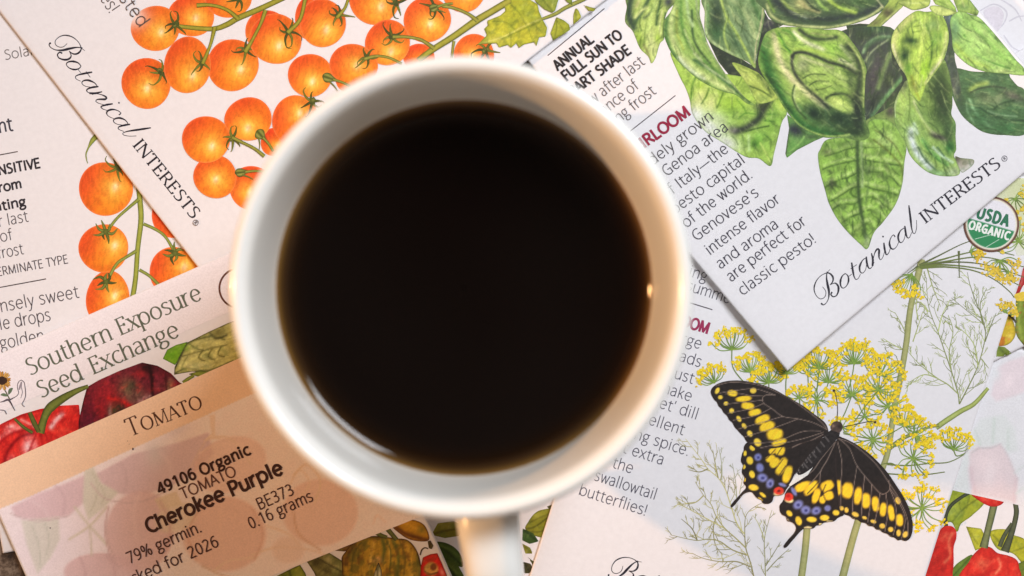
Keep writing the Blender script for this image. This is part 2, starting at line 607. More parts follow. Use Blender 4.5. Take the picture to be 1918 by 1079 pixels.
SANS = {
    'a': (.57, [[(.07, .66), (.16, .72), (.26, .74), (.37, .71), (.43, .63), (.45, .50), (.45, 0)], [(.45, .43), (.30, .42), (.15, .37), (.06, .28), (.05, .17), (.10, .05), (.20, 0), (.32, .02), (.40, .10), (.45, .20)]]),
    'b': (.68, [[(.09, 1.06), (.09, 0)], arc(.36, .37, .27, .37, 180, 540, 22)]),
    'c': (.52, [arc(.35, .37, .28, .37, 52, 308)]),
    'd': (.68, [[(.59, 1.06), (.59, 0)], arc(.32, .37, .27, .37, 0, 360, 22)]),
    'e': (.62, [[(.06, .39), (.56, .39)], arc(.32, .37, .25, .37, 4, 318, 20)]),
    'f': (.37, [[(.38, 1.03), (.30, 1.06), (.22, 1.03), (.17, .90), (.17, .4), (.17, 0)], [(.03, .72), (.34, .72)]]),
    'g': (.58, [arc(.27, .50, .20, .24, 0, 360, 18), [(.16, .29), (.10, .20), (.14, .11), (.30, .09), (.45, .05), (.52, -.07), (.45, -.24), (.26, -.32), (.09, -.27), (.04, -.14), (.10, -.02), (.20, .08)], [(.38, .69), (.56, .72)]]),
    'h': (.62, [[(.09, 1.06), (.09, 0)], _arch(.09, .53)]),
    'i': (.24, [[(.11, .74), (.11, 0)], [(.11, 1.0), (.11, .96)]]),
    'j': (.24, [[(.12, .74), (.12, .2), (.11, -.18), (.05, -.30), (-.04, -.32)]]),
    'k': (.52, [[(.09, 1.06), (.09, 0)], [(.45, .74), (.10, .30)], [(.21, .43), (.48, 0)]]),
    'l': (.24, [[(.11, 1.06), (.11, 0)]]),
    'm': (.95, [[(.09, .74), (.09, 0)], _arch(.09, .48), _arch(.48, .87)]),
    'n': (.62, [[(.09, .74), (.09, 0)], _arch(.09, .53)]),
    'o': (.66, [arc(.33, .37, .28, .37, 90, 450, 24)]),
    'p': (.68, [[(.09, .74), (.09, -.33)], arc(.36, .37, .27, .37, 180, 540, 22)]),
    'q': (.68, [[(.59, .74), (.59, -.33)], arc(.32, .37, .27, .37, 0, 360, 22)]),
    'r': (.41, [[(.09, .74), (.09, 0)], [(.09, .42), (.17, .62), (.27, .72), (.40, .73)]]),
    's': (.50, [[(.43, .67), (.31, .735), (.17, .73), (.08, .64), (.08, .53), (.17, .44), (.32, .36), (.42, .27), (.43, .14), (.34, .03), (.20, 0), (.05, .06)]]),
    't': (.41, [[(.17, .92), (.17, .5), (.17, .16), (.22, .04), (.31, 0), (.40, .02)], [(.03, .72), (.38, .72)]]),
    'u': (.62, [[(.08, .74), (.08, .4), (.09, .17), (.15, .04), (.27, 0), (.42, .06), (.53, .22)], [(.53, .74), (.53, 0)]]),
    'v': (.50, [[(.02, .74), (.25, 0)], [(.25, 0), (.48, .74)]]),
    'w': (.80, [[(.03, .74), (.22, 0)], [(.22, 0), (.40, .70)], [(.40, .70), (.58, 0)], [(.58, 0), (.77, .74)]]),
    'x': (.52, [[(.03, .74), (.49, 0)], [(.48, .74), (.02, 0)]]),
    'y': (.50, [[(.02, .74), (.26, .02)], [(.48, .74), (.26, .06), (.17, -.23), (.07, -.32), (-.02, -.31)]]),
    'A': (.64, [[(.01, 0), (.32, 1)], [(.32, 1), (.63, 0)], [(.12, .34), (.52, .34)]]),
    'B': (.66, [[(.10, 1), (.10, 0)], [(.10, 1), (.35, 1), (.50, .93), (.53, .77), (.46, .60), (.32, .53), (.10, .53)], [(.10, .53), (.36, .53), (.54, .44), (.58, .26), (.50, .07), (.34, 0), (.10, 0)]]),
    'C': (.63, [arc(.42, .5, .36, .5, 52, 308, 18)]),
    'D': (.74, [[(.10, 1), (.10, 0)], [(.10, 1), (.30, 1), (.50, .92), (.64, .72), (.67, .50), (.63, .27), (.49, .07), (.30, 0), (.10, 0)]]),
    'E': (.56, [[(.10, 1), (.10, 0)], [(.10, 1), (.50, 1)], [(.10, .53), (.47, .53)], [(.10, 0), (.51, 0)]]),
    'F': (.52, [[(.10, 1), (.10, 0)], [(.10, 1), (.49, 1)], [(.10, .52), (.45, .52)]]),
    'G': (.74, [arc(.43, .5, .37, .5, 55, 300, 18) + [(.63, .08)], [(.65, .06), (.65, .48), (.42, .48)]]),
    'H': (.74, [[(.10, 1), (.10, 0)], [(.64, 1), (.64, 0)], [(.10, .53), (.64, .53)]]),
    'I': (.28, [[(.14, 1), (.14, 0)]]),
    'L': (.52, [[(.10, 1), (.10, 0)], [(.10, 0), (.50, 0)]]),
    'M': (.90, [[(.10, 0), (.12, 1)], [(.12, 1), (.45, .04)], [(.45, .04), (.78, 1)], [(.78, 1), (.80, 0)]]),
    'N': (.76, [[(.10, 0), (.10, 1)], [(.10, 1), (.66, 0)], [(.66, 0), (.66, 1)]]),
    'O': (.80, [arc(.40, .5, .35, .5, 90, 450, 26)]),
    'P': (.60, [[(.10, 1), (.10, 0)], [(.10, 1), (.33, 1), (.50, .92), (.54, .74), (.49, .55), (.33, .45), (.10, .45)]]),
    'R': (.64, [[(.10, 1), (.10, 0)], [(.10, 1), (.32, 1), (.48, .93), (.52, .75), (.47, .57), (.32, .49), (.10, .49)], [(.32, .49), (.61, 0)]]),
    'S': (.55, [[(.47, .91), (.36, .985), (.22, .99), (.11, .91), (.08, .76), (.16, .62), (.32, .52), (.45, .41), (.49, .25), (.42, .08), (.26, 0), (.13, .01), (.04, .07)]]),
    'T': (.58, [[(.29, 1), (.29, 0)], [(.01, 1), (.57, 1)]]),
    'U': (.74, [[(.10, 1), (.10, .5), (.11, .25), (.20, .06), (.37, 0), (.54, .06), (.63, .25), (.64, .5), (.64, 1)]]),
    'V': (.60, [[(.01, 1), (.30, 0)], [(.30, 0), (.59, 1)]]),
    'W': (.94, [[(.02, 1), (.25, 0)], [(.25, 0), (.47, .97)], [(.47, .97), (.69, 0)], [(.69, 0), (.92, 1)]]),
    'Y': (.58, [[(.01, 1), (.29, .46)], [(.57, 1), (.29, .46)], [(.29, .46), (.29, 0)]]),
    '0': (.58, [arc(.29, .5, .22, .5, 90, 450, 24)]),
    '1': (.58, [[(.14, .82), (.34, 1)], [(.34, 1), (.34, 0)]]),
    '2': (.58, [[(.07, .86), (.18, .97), (.31, 1), (.44, .92), (.48, .75), (.40, .55), (.07, .02)], [(.07, 0), (.52, 0)]]),
    '3': (.58, [[(.07, .91), (.19, .99), (.33, .99), (.45, .89), (.46, .72), (.37, .58), (.20, .53)], [(.20, .53), (.40, .48), (.50, .34), (.49, .16), (.38, .03), (.22, 0), (.06, .06)]]),
    '4': (.58, [[(.42, 1), (.03, .28)], [(.03, .27), (.55, .27)], [(.43, 1), (.43, 0)]]),
    '6': (.58, [[(.46, .98), (.31, .97), (.16, .84), (.09, .60), (.08, .34)], arc(.30, .31, .22, .31, 180, 540, 20)]),
    '7': (.58, [[(.05, 1), (.52, 1)], [(.52, 1), (.18, 0)]]),
    '9': (.58, [[(.12, .02), (.27, .03), (.42, .16), (.49, .40), (.50, .66)], arc(.28, .69, .22, .31, 0, 360, 20)]),
    '%': (.86, [arc(.19, .74, .13, .25, 0, 360, 16), arc(.66, .25, .13, .25, 0, 360, 16), [(.66, 1), (.20, 0)]]),
    '.': (.24, [[(.11, .04), (.11, .0)]]),
    '!': (.24, [[(.11, 1), (.11, .30)], [(.11, .04), (.11, 0)]]),
    "'": (.18, [[(.10, 1.03), (.07, .78)]]),
    '-': (.95, [[(0, .36), (.95, .36)]]),
    ' ': (.28, []),
}
SERIF_EXTRA = {
    'E': (.60, [[(.12, 1), (.12, 0)], [(.12, 1), (.50, 1), (.52, .84)], [(.12, .52), (.42, .52)], [(.42, .60), (.42, .44)], [(.12, 0), (.52, 0), (.56, .18)]]),
    'T': (.64, [[(.32, 1), (.32, 0)], [(.03, .84), (.05, 1), (.59, 1), (.61, .84)]]),
}


def glyph(ch, serif):
    if serif and ch in SERIF_EXTRA:
        return SERIF_EXTRA[ch]
    return SANS[ch]


def text_width(s, track=0.0, serif=False):
    return sum(glyph(c, serif)[0] + track for c in s) - track


def text(ink, s, p0, p1, cap, w, col, serif=False, track=0.0, fit=True, anchor='l', xs=0.86, small=None, slant=0.0):
    """letters along the baseline p0->p1 (photo px); fit: stretch to reach p1, else natural width from p0 (or ending at p1)"""
    if not serif:
        track += .075
    p0, p1 = np.array(p0, float), np.array(p1, float)
    d = p1 - p0
    L = np.hypot(*d)
    d /= L
    up = np.array([d[1], -d[0]])
    sc = [1.0 if (small is None or i == 0) else small for i in range(len(s))]
    tot = sum((glyph(c, serif)[0] + track) * k for c, k in zip(s, sc)) - track * sc[-1]
    sx = L / tot if fit else cap * xs
    if not fit and anchor == 'r':
        p0 = p1 - d * tot * sx
    x = 0.0
    for ch, k in zip(s, sc):
        adv, strokes = glyph(ch, serif)

        def M(pt):
            return p0 + d * ((x + (pt[0] + slant * pt[1]) * k) * sx) + up * (pt[1] * cap * k)
        for st in strokes:
            Q = np.array([M(q) for q in st])
            if ch in '.!i' and len(st) == 2 and abs(st[0][1] - st[1][1]) < 0.06:
                m = Q.mean(0)
                ink.dot(m[0], m[1], w * 1.35, col, n=8)
                continue
            if serif:
                D = spline(Q, 1.6) if len(Q) > 2 and not (ch in 'ET') else _dens(Q, 1.6)
                T = np.gradient(D, axis=0)
                T /= np.maximum(np.hypot(T[:, 0], T[:, 1]), 1e-9)[:, None]
                v = np.abs(T @ up)
                # broad-nib contrast: thick down, thin across; rising diagonals thin
                rise = (T @ up) * (T @ d)
                th = 0.50 + 0.50 * v ** 1.4
                if ch in 'NMAVxy':
                    th = np.where(np.abs(rise) > 0.12, np.where(rise < 0, 1.0, 0.5), np.where(v > 0.9, 0.6 if ch in 'NM' else 1.0, th))
                ink.ribbon(Q, list(w * th), col, smooth=len(Q) > 2 and not (ch in 'ET'), step=1.6, cap=0.1)
                vert = abs(st[0][0] - st[-1][0]) < 0.05 or ch in 'AMVxN'
                for e, o2 in ((st[0], st[1]), (st[-1], st[-2])):
                    if abs(e[0] - o2[0]) < abs(e[1] - o2[1]) * 0.75 and (min(abs(e[1] - t) for t in (0, .74, 1, 1.06, -.33)) < 0.02) and ch not in 'SsOoceCGt':
                        top = e[1] > 0.3
                        a, b = .115, .115
                        if ch in 'AM' and abs(e[1] - 1) < .02 and ch == 'A':
                            continue
                        if top and ch in 'nruhdpil':
                            a, b = .13, 0.0
                        if not top and ch in 'ud':
                            a, b = 0.0, .13
                        if ch == 'N' and e[0] > .5 and e[1] < .5:
                            continue
                        ink.ribbon([M((e[0] - a, e[1] - (.02 if b == 0 else 0))), M((e[0] + b, e[1]))], w * 0.42, col, smooth=False, cap=0.1)
            else:
                straight = len(Q) == 2
                if ch == 'G' and len(st) == 3:
                    ink.ribbon(Q[:2], w, col, smooth=False, cap=0.9)
                    ink.ribbon(Q[1:], w, col, smooth=False, cap=0.9)
                else:
                    ink.ribbon(Q, w, col, smooth=not straight, step=1.8, cap=0.5 if straight else 0.15)
        x += (adv + track) * k
    return p0


def line_of(pk, *a, **k):
    i = Ink()
    lab = k.pop('label', None)
    over = k.pop('over', 1)
    text(i, *a, **k)
    o = i.build("lettering", pk, label=lab, at=over)
    return o


def rule(pk, a, b, w=0.9, col=(70, 62, 66)):
    i = Ink()
    i.ribbon([a, b], w, col, smooth=False, step=8)
    i.build("printed_rule", pk, at=1)


# copperplate "Botanical", strokes traced on the upper right packet: (points, widths along the stroke)
_z = 5.396


def _s(pts):
    return [(1510 + x / _z, 390 + y / _z) for x, y in pts]


SCRIPT_B = [
    (_s([(212, 640), (206, 700), (216, 770), (230, 840), (226, 910), (202, 958), (172, 978), (152, 966)]), [.5, .9, 1.6, 2.0, 1.5, .7, .5, .9]),
    (_s([(165, 795), (196, 835), (196, 880), (170, 912), (132, 912), (95, 872), (80, 812), (100, 740), (150, 682), (210, 655), (246, 665), (271, 700), (268, 742), (240, 776)]), [.3, .45, .5, .5, .5, .75, 1.0, .75, .5, .5, .9, 1.5, 1.1, .4]),
    (_s([(240, 776), (290, 757), (322, 785), (326, 832), (308, 880), (275, 895), (250, 872), (262, 848)]), [.4, .6, 1.4, 1.7, 1.1, .8, 1.0, 1.2]),
    (_s([(214, 655), (228, 634), (242, 618)]), [.5, .35, .25]),
]
SCRIPT_REST = [
    (_s([(395, 660), (362, 690), (346, 742), (352, 790), (376, 808), (410, 782), (429, 730), (420, 682), (395, 660)]), [.5, .9, 1.6, 1.1, .5, .7, 1.4, .9, .5]),
    (_s([(424, 690), (442, 682), (462, 664)]), [.4, .4, .3]),
    (_s([(460, 550), (470, 620), (484, 690), (502, 719), (526, 710), (548, 668)]), [1.0, 1.5, 1.5, .8, .45, .35]),
    (_s([(450, 612), (480, 592), (511, 570)]), [.4, .4, .4]),
    (_s([(606, 500), (568, 530), (541, 590), (545, 640), (570, 656), (600, 622), (612, 560)]), [.5, .8, 1.6, 1.2, .5, .4, .5]),
    (_s([(608, 490), (614, 555), (634, 606), (660, 600), (688, 545)]), [.9, 1.6, 1.2, .45, .35]),
    (_s([(660, 455), (674, 520), (671, 582)]), [.7, 1.6, 1.5]),
    (_s([(674, 540), (690, 462), (716, 415), (736, 420), (736, 470), (738, 505), (754, 521), (776, 492), (792, 440)]), [.4, .45, .7, 1.4, 1.6, 1.2, .5, .4, .35]),
    (_s([(785, 350), (795, 420), (811, 469), (835, 450), (854, 395)]), [.9, 1.6, 1.1, .45, .35]),
    (_s([(898, 290), (882, 270), (856, 300), (842, 352), (855, 402), (886, 413), (916, 385), (940, 330)]), [.9, .5, .8, 1.6, 1.2, .5, .4, .35]),
    (_s([(990, 200), (952, 230), (930, 285), (940, 337), (966, 346), (992, 310), (1003, 250)]), [.5, .8, 1.6, 1.2, .5, .4, .5]),
    (_s([(997, 180), (1005, 240), (1022, 297), (1045, 295), (1067, 245)]), [.9, 1.6, 1.2, .45, .35]),
    (_s([(1038, -28), (1054, 100), (1066, 200), (1082, 252), (1102, 250), (1116, 192), (1116, 120)]), [.8, 1.5, 1.6, 1.1, .5, .4, .35]),
]
SCRIPT_DOTS = [_s([(157, 966)])[0] + (1.9,), _s([(777, 287)])[0] + (1.7,)]


def script(pk, anchor_from, anchor_to, rot, rest=True, col=(38, 36, 48)):
    i = Ink()
    c, s = math.cos(R(rot)), math.sin(R(rot))

    def T(p):
        x, y = p[0] - anchor_from[0], p[1] - anchor_from[1]
        return (anchor_to[0] + x * c - y * s, anchor_to[1] + x * s + y * c)
    for pts, w in SCRIPT_B + (SCRIPT_REST if rest else []):
        i.ribbon([T(p) for p in pts], [.12 + q * 1.15 for q in w], col, step=1.5, cap=0.2)
    for x, y, r in SCRIPT_DOTS[:2 if rest else 1]:
        p = T((x, y))
        i.dot(p[0], p[1], r, col, n=10)
    i.build("lettering", pk, at=1)


# ------------------------------------------------------------------ printed plants
def tomato(pk, x, y, rx, ry, hl, rot=0, tone=0, calyx=None, stem=None, seed=0, size=1.0, fade=None):
    rnd = random.Random(seed * 31 + 5)
    n = 30
    out = []
    for k in range(n):
        a = 2 * math.pi * k / n
        q = 1 + 0.018 * math.sin(2 * a + seed) + 0.012 * math.sin(3 * a + 2 * seed)
        px, py = rx * q * math.cos(a), ry * q * math.sin(a)
        out.append((x + px * math.cos(R(rot)) - py * math.sin(R(rot)), y + px * math.sin(R(rot)) + py * math.cos(R(rot))))
    hx, hy = hl
    red = (226, 80 - 18 * tone, 30)
    ops = [('B', (238, 122 - 22 * tone, 28)),
           ('b', 2 * x - hx - rx * .35, 2 * y - hy - ry * .55, rx * .95, ry * .80, 0, red, 1),
           ('b', x - rx * .9, y - ry * .2, rx * .45, ry * .9, 0, (228, 84, 34), .8),
           ('b', x + rx * .95, y + ry * .1, rx * .35, ry * .9, 0, (230, 98, 30), .7),
           ('b', x + rx * .3, y + ry * .55, rx * .7, ry * .4, 0, (245, 150, 36), .6),
           ('b', hx, hy, rx * .70, ry * .66, 10, (252, 182, 58), .88),
           ('b', hx, hy, rx * .30, ry * .32, 20, (252, 208, 92), .85),
           ('b', hx - 1, hy, rx * .12, ry * .17, 15, (253, 240, 190), .9),
           ('m', .10, seed % 6, .05, (222, 84, 26), .2), ('s', 60 + seed * 23 % 60, .09, .42, .11, seed % 5), ('n', .5, .07, seed % 7),
           ('K', 1.06, 122), ('S', .95, .95), ('e', 2.0, (240, 140, 84), .6)]
    if calyx:
        ops.insert(8, ('b', calyx[0], calyx[1], rx * .42, ry * .36, 0, (196, 92, 26), .55))
    if fade:
        ops.append(('b', *fade, 0, (236, 222, 216), .9))
    i = Ink()
    i.region(out, ops, 2.4)
    o = i.build("tomato_print", pk)
    if calyx:
        cx, cy = calyx
        i = Ink()
        base = math.atan2(y - cy, x - cx) if math.hypot(y - cy, x - cx) > 6 else math.pi / 2
        for k in range(6):
            a = base + (k - 2.5) * 0.95 + rnd.uniform(-.25, .25)
            ln = rnd.uniform(16, 29) * size
            bend = rnd.uniform(-.7, .7)
            p = [(cx, cy), (cx + ln * .5 * math.cos(a), cy + ln * .5 * math.sin(a)), (cx + ln * math.cos(a + bend * .5), cy + ln * math.sin(a + bend * .5)), (cx + ln * 1.12 * math.cos(a + bend), cy + ln * 1.12 * math.sin(a + bend))]
            g = rnd.choice([(92, 96, 34), (118, 122, 44), (76, 82, 34)])
            i.ribbon(p, [2.6 * size, 2.5 * size, 1.3 * size, .5], g, tuple(v * .72 for v in g), cap=0)
        for k in range(4):
            i.dot(cx + rnd.uniform(-4, 4) * size, cy + rnd.uniform(-4, 4) * size, rnd.uniform(2.5, 4.5) * size, rnd.choice([(82, 90, 36), (128, 130, 60), (62, 70, 34)]), (70, 76, 30), jit=.3, rnd=rnd)
        i.build("calyx_print", pk, parent=o)
    return o


def stems(pk, paths, c=(158, 154, 52), c2=(92, 94, 26), name="stem_print"):
    for pts, w in paths:
        i = Ink()
        i.ribbon(pts, w, c, c2, cap=0.4)
        i.build(name, pk)


def umbel(pk, x, y, ang, spread, r, n, seed, at=None, col=(238, 214, 44), stalk=None, dense=1.0):
    """dill flower head: rays fanning from one point, each ending in a tuft of yellow florets"""
    rnd = random.Random(seed)
    i = Ink()
    if stalk:
        i.ribbon([(x, y)] + stalk, [.9, .9, 1.0], (112, 136, 58), cap=0)
    ends = []
    for k in range(n):
        t = (k + .5) / n * 2 - 1 + rnd.uniform(-.06, .06)
        a = R(ang) + t * R(spread)
        ln = r * rnd.uniform(.78, 1.06)
        ex, ey = x + ln * math.cos(a), y + ln * math.sin(a) 
        # rays leave sideways and curve up
        mx = x + ln * .55 * math.cos(a + t * .38)
        my = y + ln * .55 * math.sin(a + t * .38)
        i.ribbon([(x, y), (mx, my), (ex, ey)], [1.0, .75, .6], rnd.choice([(118, 152, 64), (140, 166, 76), (108, 136, 62)]), cap=0)
        ends.append((ex, ey, a))
        if rnd.random() < .40 * dense:
            q = rnd.uniform(.55, .85)
            ends.append((x + (ex - x) * q + rnd.uniform(-3, 3), y + (ey - y) * q + rnd.uniform(-3, 3), a))
    i.dot(x, y, 2.4, (110, 146, 56), (140, 166, 76))
    for ex, ey, a in ends:
        for _ in range(rnd.randint(7, 9)):
            fx, fy = ex + rnd.gauss(0, 3.2), ey + rnd.gauss(0, 2.6)
            g = rnd.uniform(-1, 1)
            c = (col[0] + 14 * g, col[1] + 16 * g, col[2] + 14 * g)
            i.dot(fx, fy, rnd.uniform(1.6, 2.8), c, (c[0] * .97, c[1] * .93, c[2] * .8), n=6, jit=.35, rot=rnd.random(), rnd=rnd)
        for _ in range(2):
            i.dot(ex + rnd.gauss(0, 2.6), ey + rnd.gauss(0, 2.2), rnd.uniform(.6, 1.1), rnd.choice([(206, 168, 30), (190, 172, 44), (214, 178, 34)]), n=5, rnd=rnd)
    return i.build("dill_flower_print", pk, at=at)


def frond(pk, axes, seed, c=(140, 150, 96), ln=46, w=1.25, dens=13, side=.62):
    """feathery dill leaf: thread-like leaflets branching twice off the given axes"""
    rnd = random.Random(seed)
    i = Ink()

    def shade():
        g = rnd.uniform(.84, 1.34)
        return tuple(min(205, v * g) for v in c)
    for pts in axes:
        L = spline(pts, 3)
        i.ribbon(pts, [w, w * .7, w * .35], shade(), cap=0)
        acc = rnd.uniform(0, dens)
        for q in range(3, len(L) - 1):
            acc += 3
            if acc < dens:
                continue
            acc = rnd.uniform(-4, 3)
            tx, ty = L[q] - L[q - 2]
            a0 = math.atan2(ty, tx)
            f = 1 - q / len(L) * .55
            sg = rnd.choice((-1, 1))
            a = a0 + sg * rnd.uniform(.35, side + .25)
            l1 = ln * f * rnd.uniform(.6, 1.15)
            b = -sg * rnd.uniform(.1, .35)
            p0 = L[q]
            p1 = p0 + l1 * .5 * np.array([math.cos(a), math.sin(a)])
            p2 = p1 + l1 * .5 * np.array([math.cos(a + b), math.sin(a + b)])
            i.ribbon([p0, p1, p2], [w * .55, w * .42, w * .22], shade(), cap=0)
            for _ in range(rnd.randint(2, 4)):
                t = rnd.uniform(.25, .95)
                r0 = p0 + (p2 - p0) * t
                a2 = a + rnd.choice((-1, 1)) * rnd.uniform(.3, .75)
                l2 = l1 * rnd.uniform(.25, .5)
                i.ribbon([r0, r0 + l2 * .6 * np.array([math.cos(a2), math.sin(a2)]), r0 + l2 * np.array([math.cos(a2 + b), math.sin(a2 + b)])], [w * .42, w * .32, w * .16], shade(), cap=0)
    return i.build("dill_leaf_print", pk)


def leaf(pk, outline, ops, name="leaf_print", res=None, smooth=True, n=(.11, .10), fib=None, tone=None):
    sd = int(abs(outline[0][0] * 3 + outline[0][1])) % 9
    basil = pk.seed == 2
    if res is None:
        res = 1.75 if basil else 2.3
    o2 = list(ops)
    rnd = random.Random(sd * 7 + len(outline))
    L = np.asarray(outline, float)
    if name == "pepper_print":
        o2 += [('m', .09, sd, .05, (176, 30, 26), .4), ('m', .12, sd + 2, .25, (232, 104, 76), .35), ('S', .9, .97)]
    if name == "leaf_print":
        o2 += [('m', .075, sd, .10, (72, 98, 52), .22), ('m', .11, sd + 3, .22, (206, 216, 150), .14)]
    if basil:
        # pencil hatching along the leaf
        ar = abs(np.dot(L[:, 0], np.roll(L[:, 1], 1)) - np.dot(L[:, 1], np.roll(L[:, 0], 1))) / 2
        for _ in range(int(ar / 150)):
            x, y = rnd.uniform(L[:, 0].min(), L[:, 0].max()), rnd.uniform(L[:, 1].min(), L[:, 1].max())
            a = R((fib if fib is not None else 70) + rnd.gauss(0, 16))
            ln, b = rnd.uniform(10, 30), rnd.uniform(-.25, .25)
            q = [(x, y), (x + ln * .5 * math.cos(a), y + ln * .5 * math.sin(a)), (x + ln * math.cos(a + b), y + ln * math.sin(a + b))]
            dark = rnd.random() < .6
            o2.append(('l', q, rnd.uniform(.9, 1.5), (58, 84, 44) if dark else (208, 220, 152), rnd.uniform(.18, .5) if dark else rnd.uniform(.12, .34)))
        o2.append(('e', 1.5, (92, 116, 66), .45))
    o2 += [('n', n[0], n[1], sd), ('n', .5, .09, sd + 1), ('K', 1.22 if basil else 1.10, 124 if basil else 120)]
    if tone is None and basil:
        tone = (.88, .93)
    if tone:
        o2.append(('S',) + tone)
        if basil:
            o2.append(('T', (.98, 1.0, .97)))
    if fib is not None:
        o2.append(('s', fib, .06, .40, .13, sd))
    i = Ink()
    i.region(outline, o2, res, smooth)
    return i.build(name, pk)
# ------------------------------------------------------------------ the worktop
def worktop():
    L = 1.2
    n = 2
    V = [(-L, -L, 0), (L, -L, 0), (L, L, 0), (-L, L, 0), (-L, -L, -.03), (L, -L, -.03), (L, L, -.03), (-L, L, -.03)]
    F = [(0, 1, 2, 3), (7, 6, 5, 4), (0, 4, 5, 1), (1, 5, 6, 2), (2, 6, 7, 3), (3, 7, 4, 0)]
    o = mesh_obj("worktop", V, F, mat_granite(), smooth=False)
    tag(o, "speckled brown granite worktop showing at two corners under the packets", "worktop", kind="structure")


worktop()

INKDARK = (52, 46, 50)
GREY = (84, 78, 82)

# ------------------------------------------------------------------ packet under the mug (leaves beside the handle)
I_ = Packet("pale seed packet with dark green leaves, mostly hidden beneath the mug and its handle", (560, 430), 4, 690, 1000, (0.95, 0.95, 0.95), seed=9)
leaf(I_, [(808, 1002), (820, 980), (850, 976), (868, 985), (860, 1004), (833, 1008)], [('B', (126, 122, 40)), ('l', [(810, 1001), (835, 994), (862, 990)], 2.0, (84, 76, 26), .8), ('b', 840, 984, 14, 5, 0, (150, 140, 60), .7)], smooth=False)
leaf(I_, [(811, 1016), (832, 1016), (852, 1026), (864, 1042), (866, 1062), (845, 1054), (824, 1042), (814, 1030)], [('B', (70, 90, 34)), ('l', [(812, 1017), (838, 1034), (862, 1056)], 2.0, (42, 52, 22), .9), ('l', [(822, 1022), (845, 1030), (858, 1042)], 2.4, (104, 122, 54), .7), ('e', 2.0, (46, 56, 24), .7)])
leaf(I_, [(824, 1050), (850, 1052), (862, 1066), (872, 1092), (845, 1096), (832, 1074)], [('B', (76, 92, 36)), ('l', [(826, 1052), (846, 1070), (860, 1094)], 2.2, (40, 50, 22), .9), ('l', [(838, 1056), (856, 1074)], 2.6, (110, 126, 58), .7)])
leaf(I_, [(984, 991), (989, 978), (1002, 961), (1019, 954), (1036, 956), (1040, 990), (1020, 1006), (1000, 1003)], [('B', (128, 128, 40)), ('l', [(984, 991), (1005, 985), (1036, 960)], 1.6, (80, 80, 24), .9), ('l', [(990, 980), (1010, 970), (1030, 962)], 1.6, (90, 90, 28), .8), ('l', [(990, 996), (1012, 996), (1034, 982)], 1.6, (88, 88, 28), .8), ('b', 1008, 966, 12, 5, -20, (158, 156, 70), .7), ('e', 1.6, (84, 84, 30), .6)])
leaf(I_, [(979, 990), (999, 999), (1009, 1014), (992, 1019), (978, 1012)], [('B', (58, 80, 36)), ('l', [(982, 993), (1006, 1013)], 1.6, (36, 48, 22), .9)], smooth=False)
leaf(I_, [(978, 1018), (993, 1026), (998, 1037), (984, 1037)], [('B', (124, 122, 44)), ('l', [(980, 1020), (996, 1036)], 1.4, (80, 80, 24), .8)], smooth=False)
leaf(I_, [(988, 1043), (1000, 1052), (1008, 1060), (998, 1058)], [('B', (60, 62, 34))], smooth=False)
leaf(I_, [(979, 1052), (994, 1056), (998, 1066), (991, 1074), (980, 1074)], [('B', (70, 64, 40)), ('l', [(982, 1054), (992, 1072)], 1.4, (40, 38, 24), .8)], smooth=False)
leaf(I_, [(1024, 949), (1036, 944), (1042, 956), (1032, 956)], [('B', (84, 82, 50))], smooth=False)

# ------------------------------------------------------------------ left tomato packet
A_ = Packet("white seed packet at the far left with orange cherry tomatoes down one upright stem", (-195, -45), -10.5, 707, 1100, (1.0, 1.1, 1.0), seed=1)
tomato(A_, 326, 400, 42, 46, (352, 390), tone=1.3, seed=41)
stems(A_, [([(258, 335), (262, 375), (264, 412), (258, 465), (254, 520), (248, 560)], [4.6, 5.2, 5.0, 4.6, 4.6, 5.0])], (160, 168, 70), (84, 98, 30))
tomato(A_, 198, 354, 50, 51, (217, 350), calyx=(220, 314), seed=1)
tomato(A_, 202, 560, 41, 53, (216, 554), seed=3)
tomato(A_, 194, 465, 46, 46, (216, 460), seed=2)
tomato(A_, 325, 508, 46, 45, (346, 501), seed=4)
stems(A_, [([(259, 374), (240, 390), (220, 408), (204, 428)], [3.4, 2.8, 2.6, 3.0]), ([(270, 420), (292, 430), (310, 444), (327, 472)], [3.0, 2.8, 2.6, 3.0]),
           ([(254, 471), (236, 482), (219, 494), (205, 518)], [3.4, 2.8, 2.8, 3.2]), ([(262, 506), (280, 517), (298, 534)], [3.0, 2.8, 3.0])], (146, 158, 72), (78, 92, 34))
for cx, cy, sd in ((198, 434, 1), (199, 528, 2), (328, 474, 3)):
    i = Ink()
    rnd = random.Random(sd)
    for a in (-150, -100, -40, 20, 75, 120, 165):
        a = R(a + rnd.uniform(-12, 12))
        ln = rnd.uniform(15, 26)
        b = rnd.uniform(-.6, .6)
        i.ribbon([(cx, cy), (cx + ln * .55 * math.cos(a), cy + ln * .55 * math.sin(a)), (cx + ln * math.cos(a + b), cy + ln * math.sin(a + b))], [3.2, 2.8, .5], rnd.choice([(98, 108, 44), (124, 134, 60), (76, 86, 36)]), (66, 74, 28), cap=0)
    i.dot(cx, cy, 5, (104, 112, 48), (84, 92, 36), jit=.3, rnd=rnd)
    i.build("calyx_print", A_)
i = Ink()
i.ribbon([(184, 252), (174, 262), (166, 276), (161, 290), (164, 306)], [5, 4.5, 1.6, 1.2, .6], (150, 160, 70), (90, 104, 34), cap=0)
i.build("tendril_print", A_)
line_of(A_, "Solar", (10, 112), (66, 102), 18, .9, (104, 98, 98))
line_of(A_, "Plant", (-40, 256), (25, 244), 25, 1.7, (62, 62, 74))
rule(A_, (-90, 307), (33, 284), 1.0)
line_of(A_, "FROST SENSITIVE", (-99, 345.5), (76, 313.5), 17.5, 1.8, (44, 40, 46))
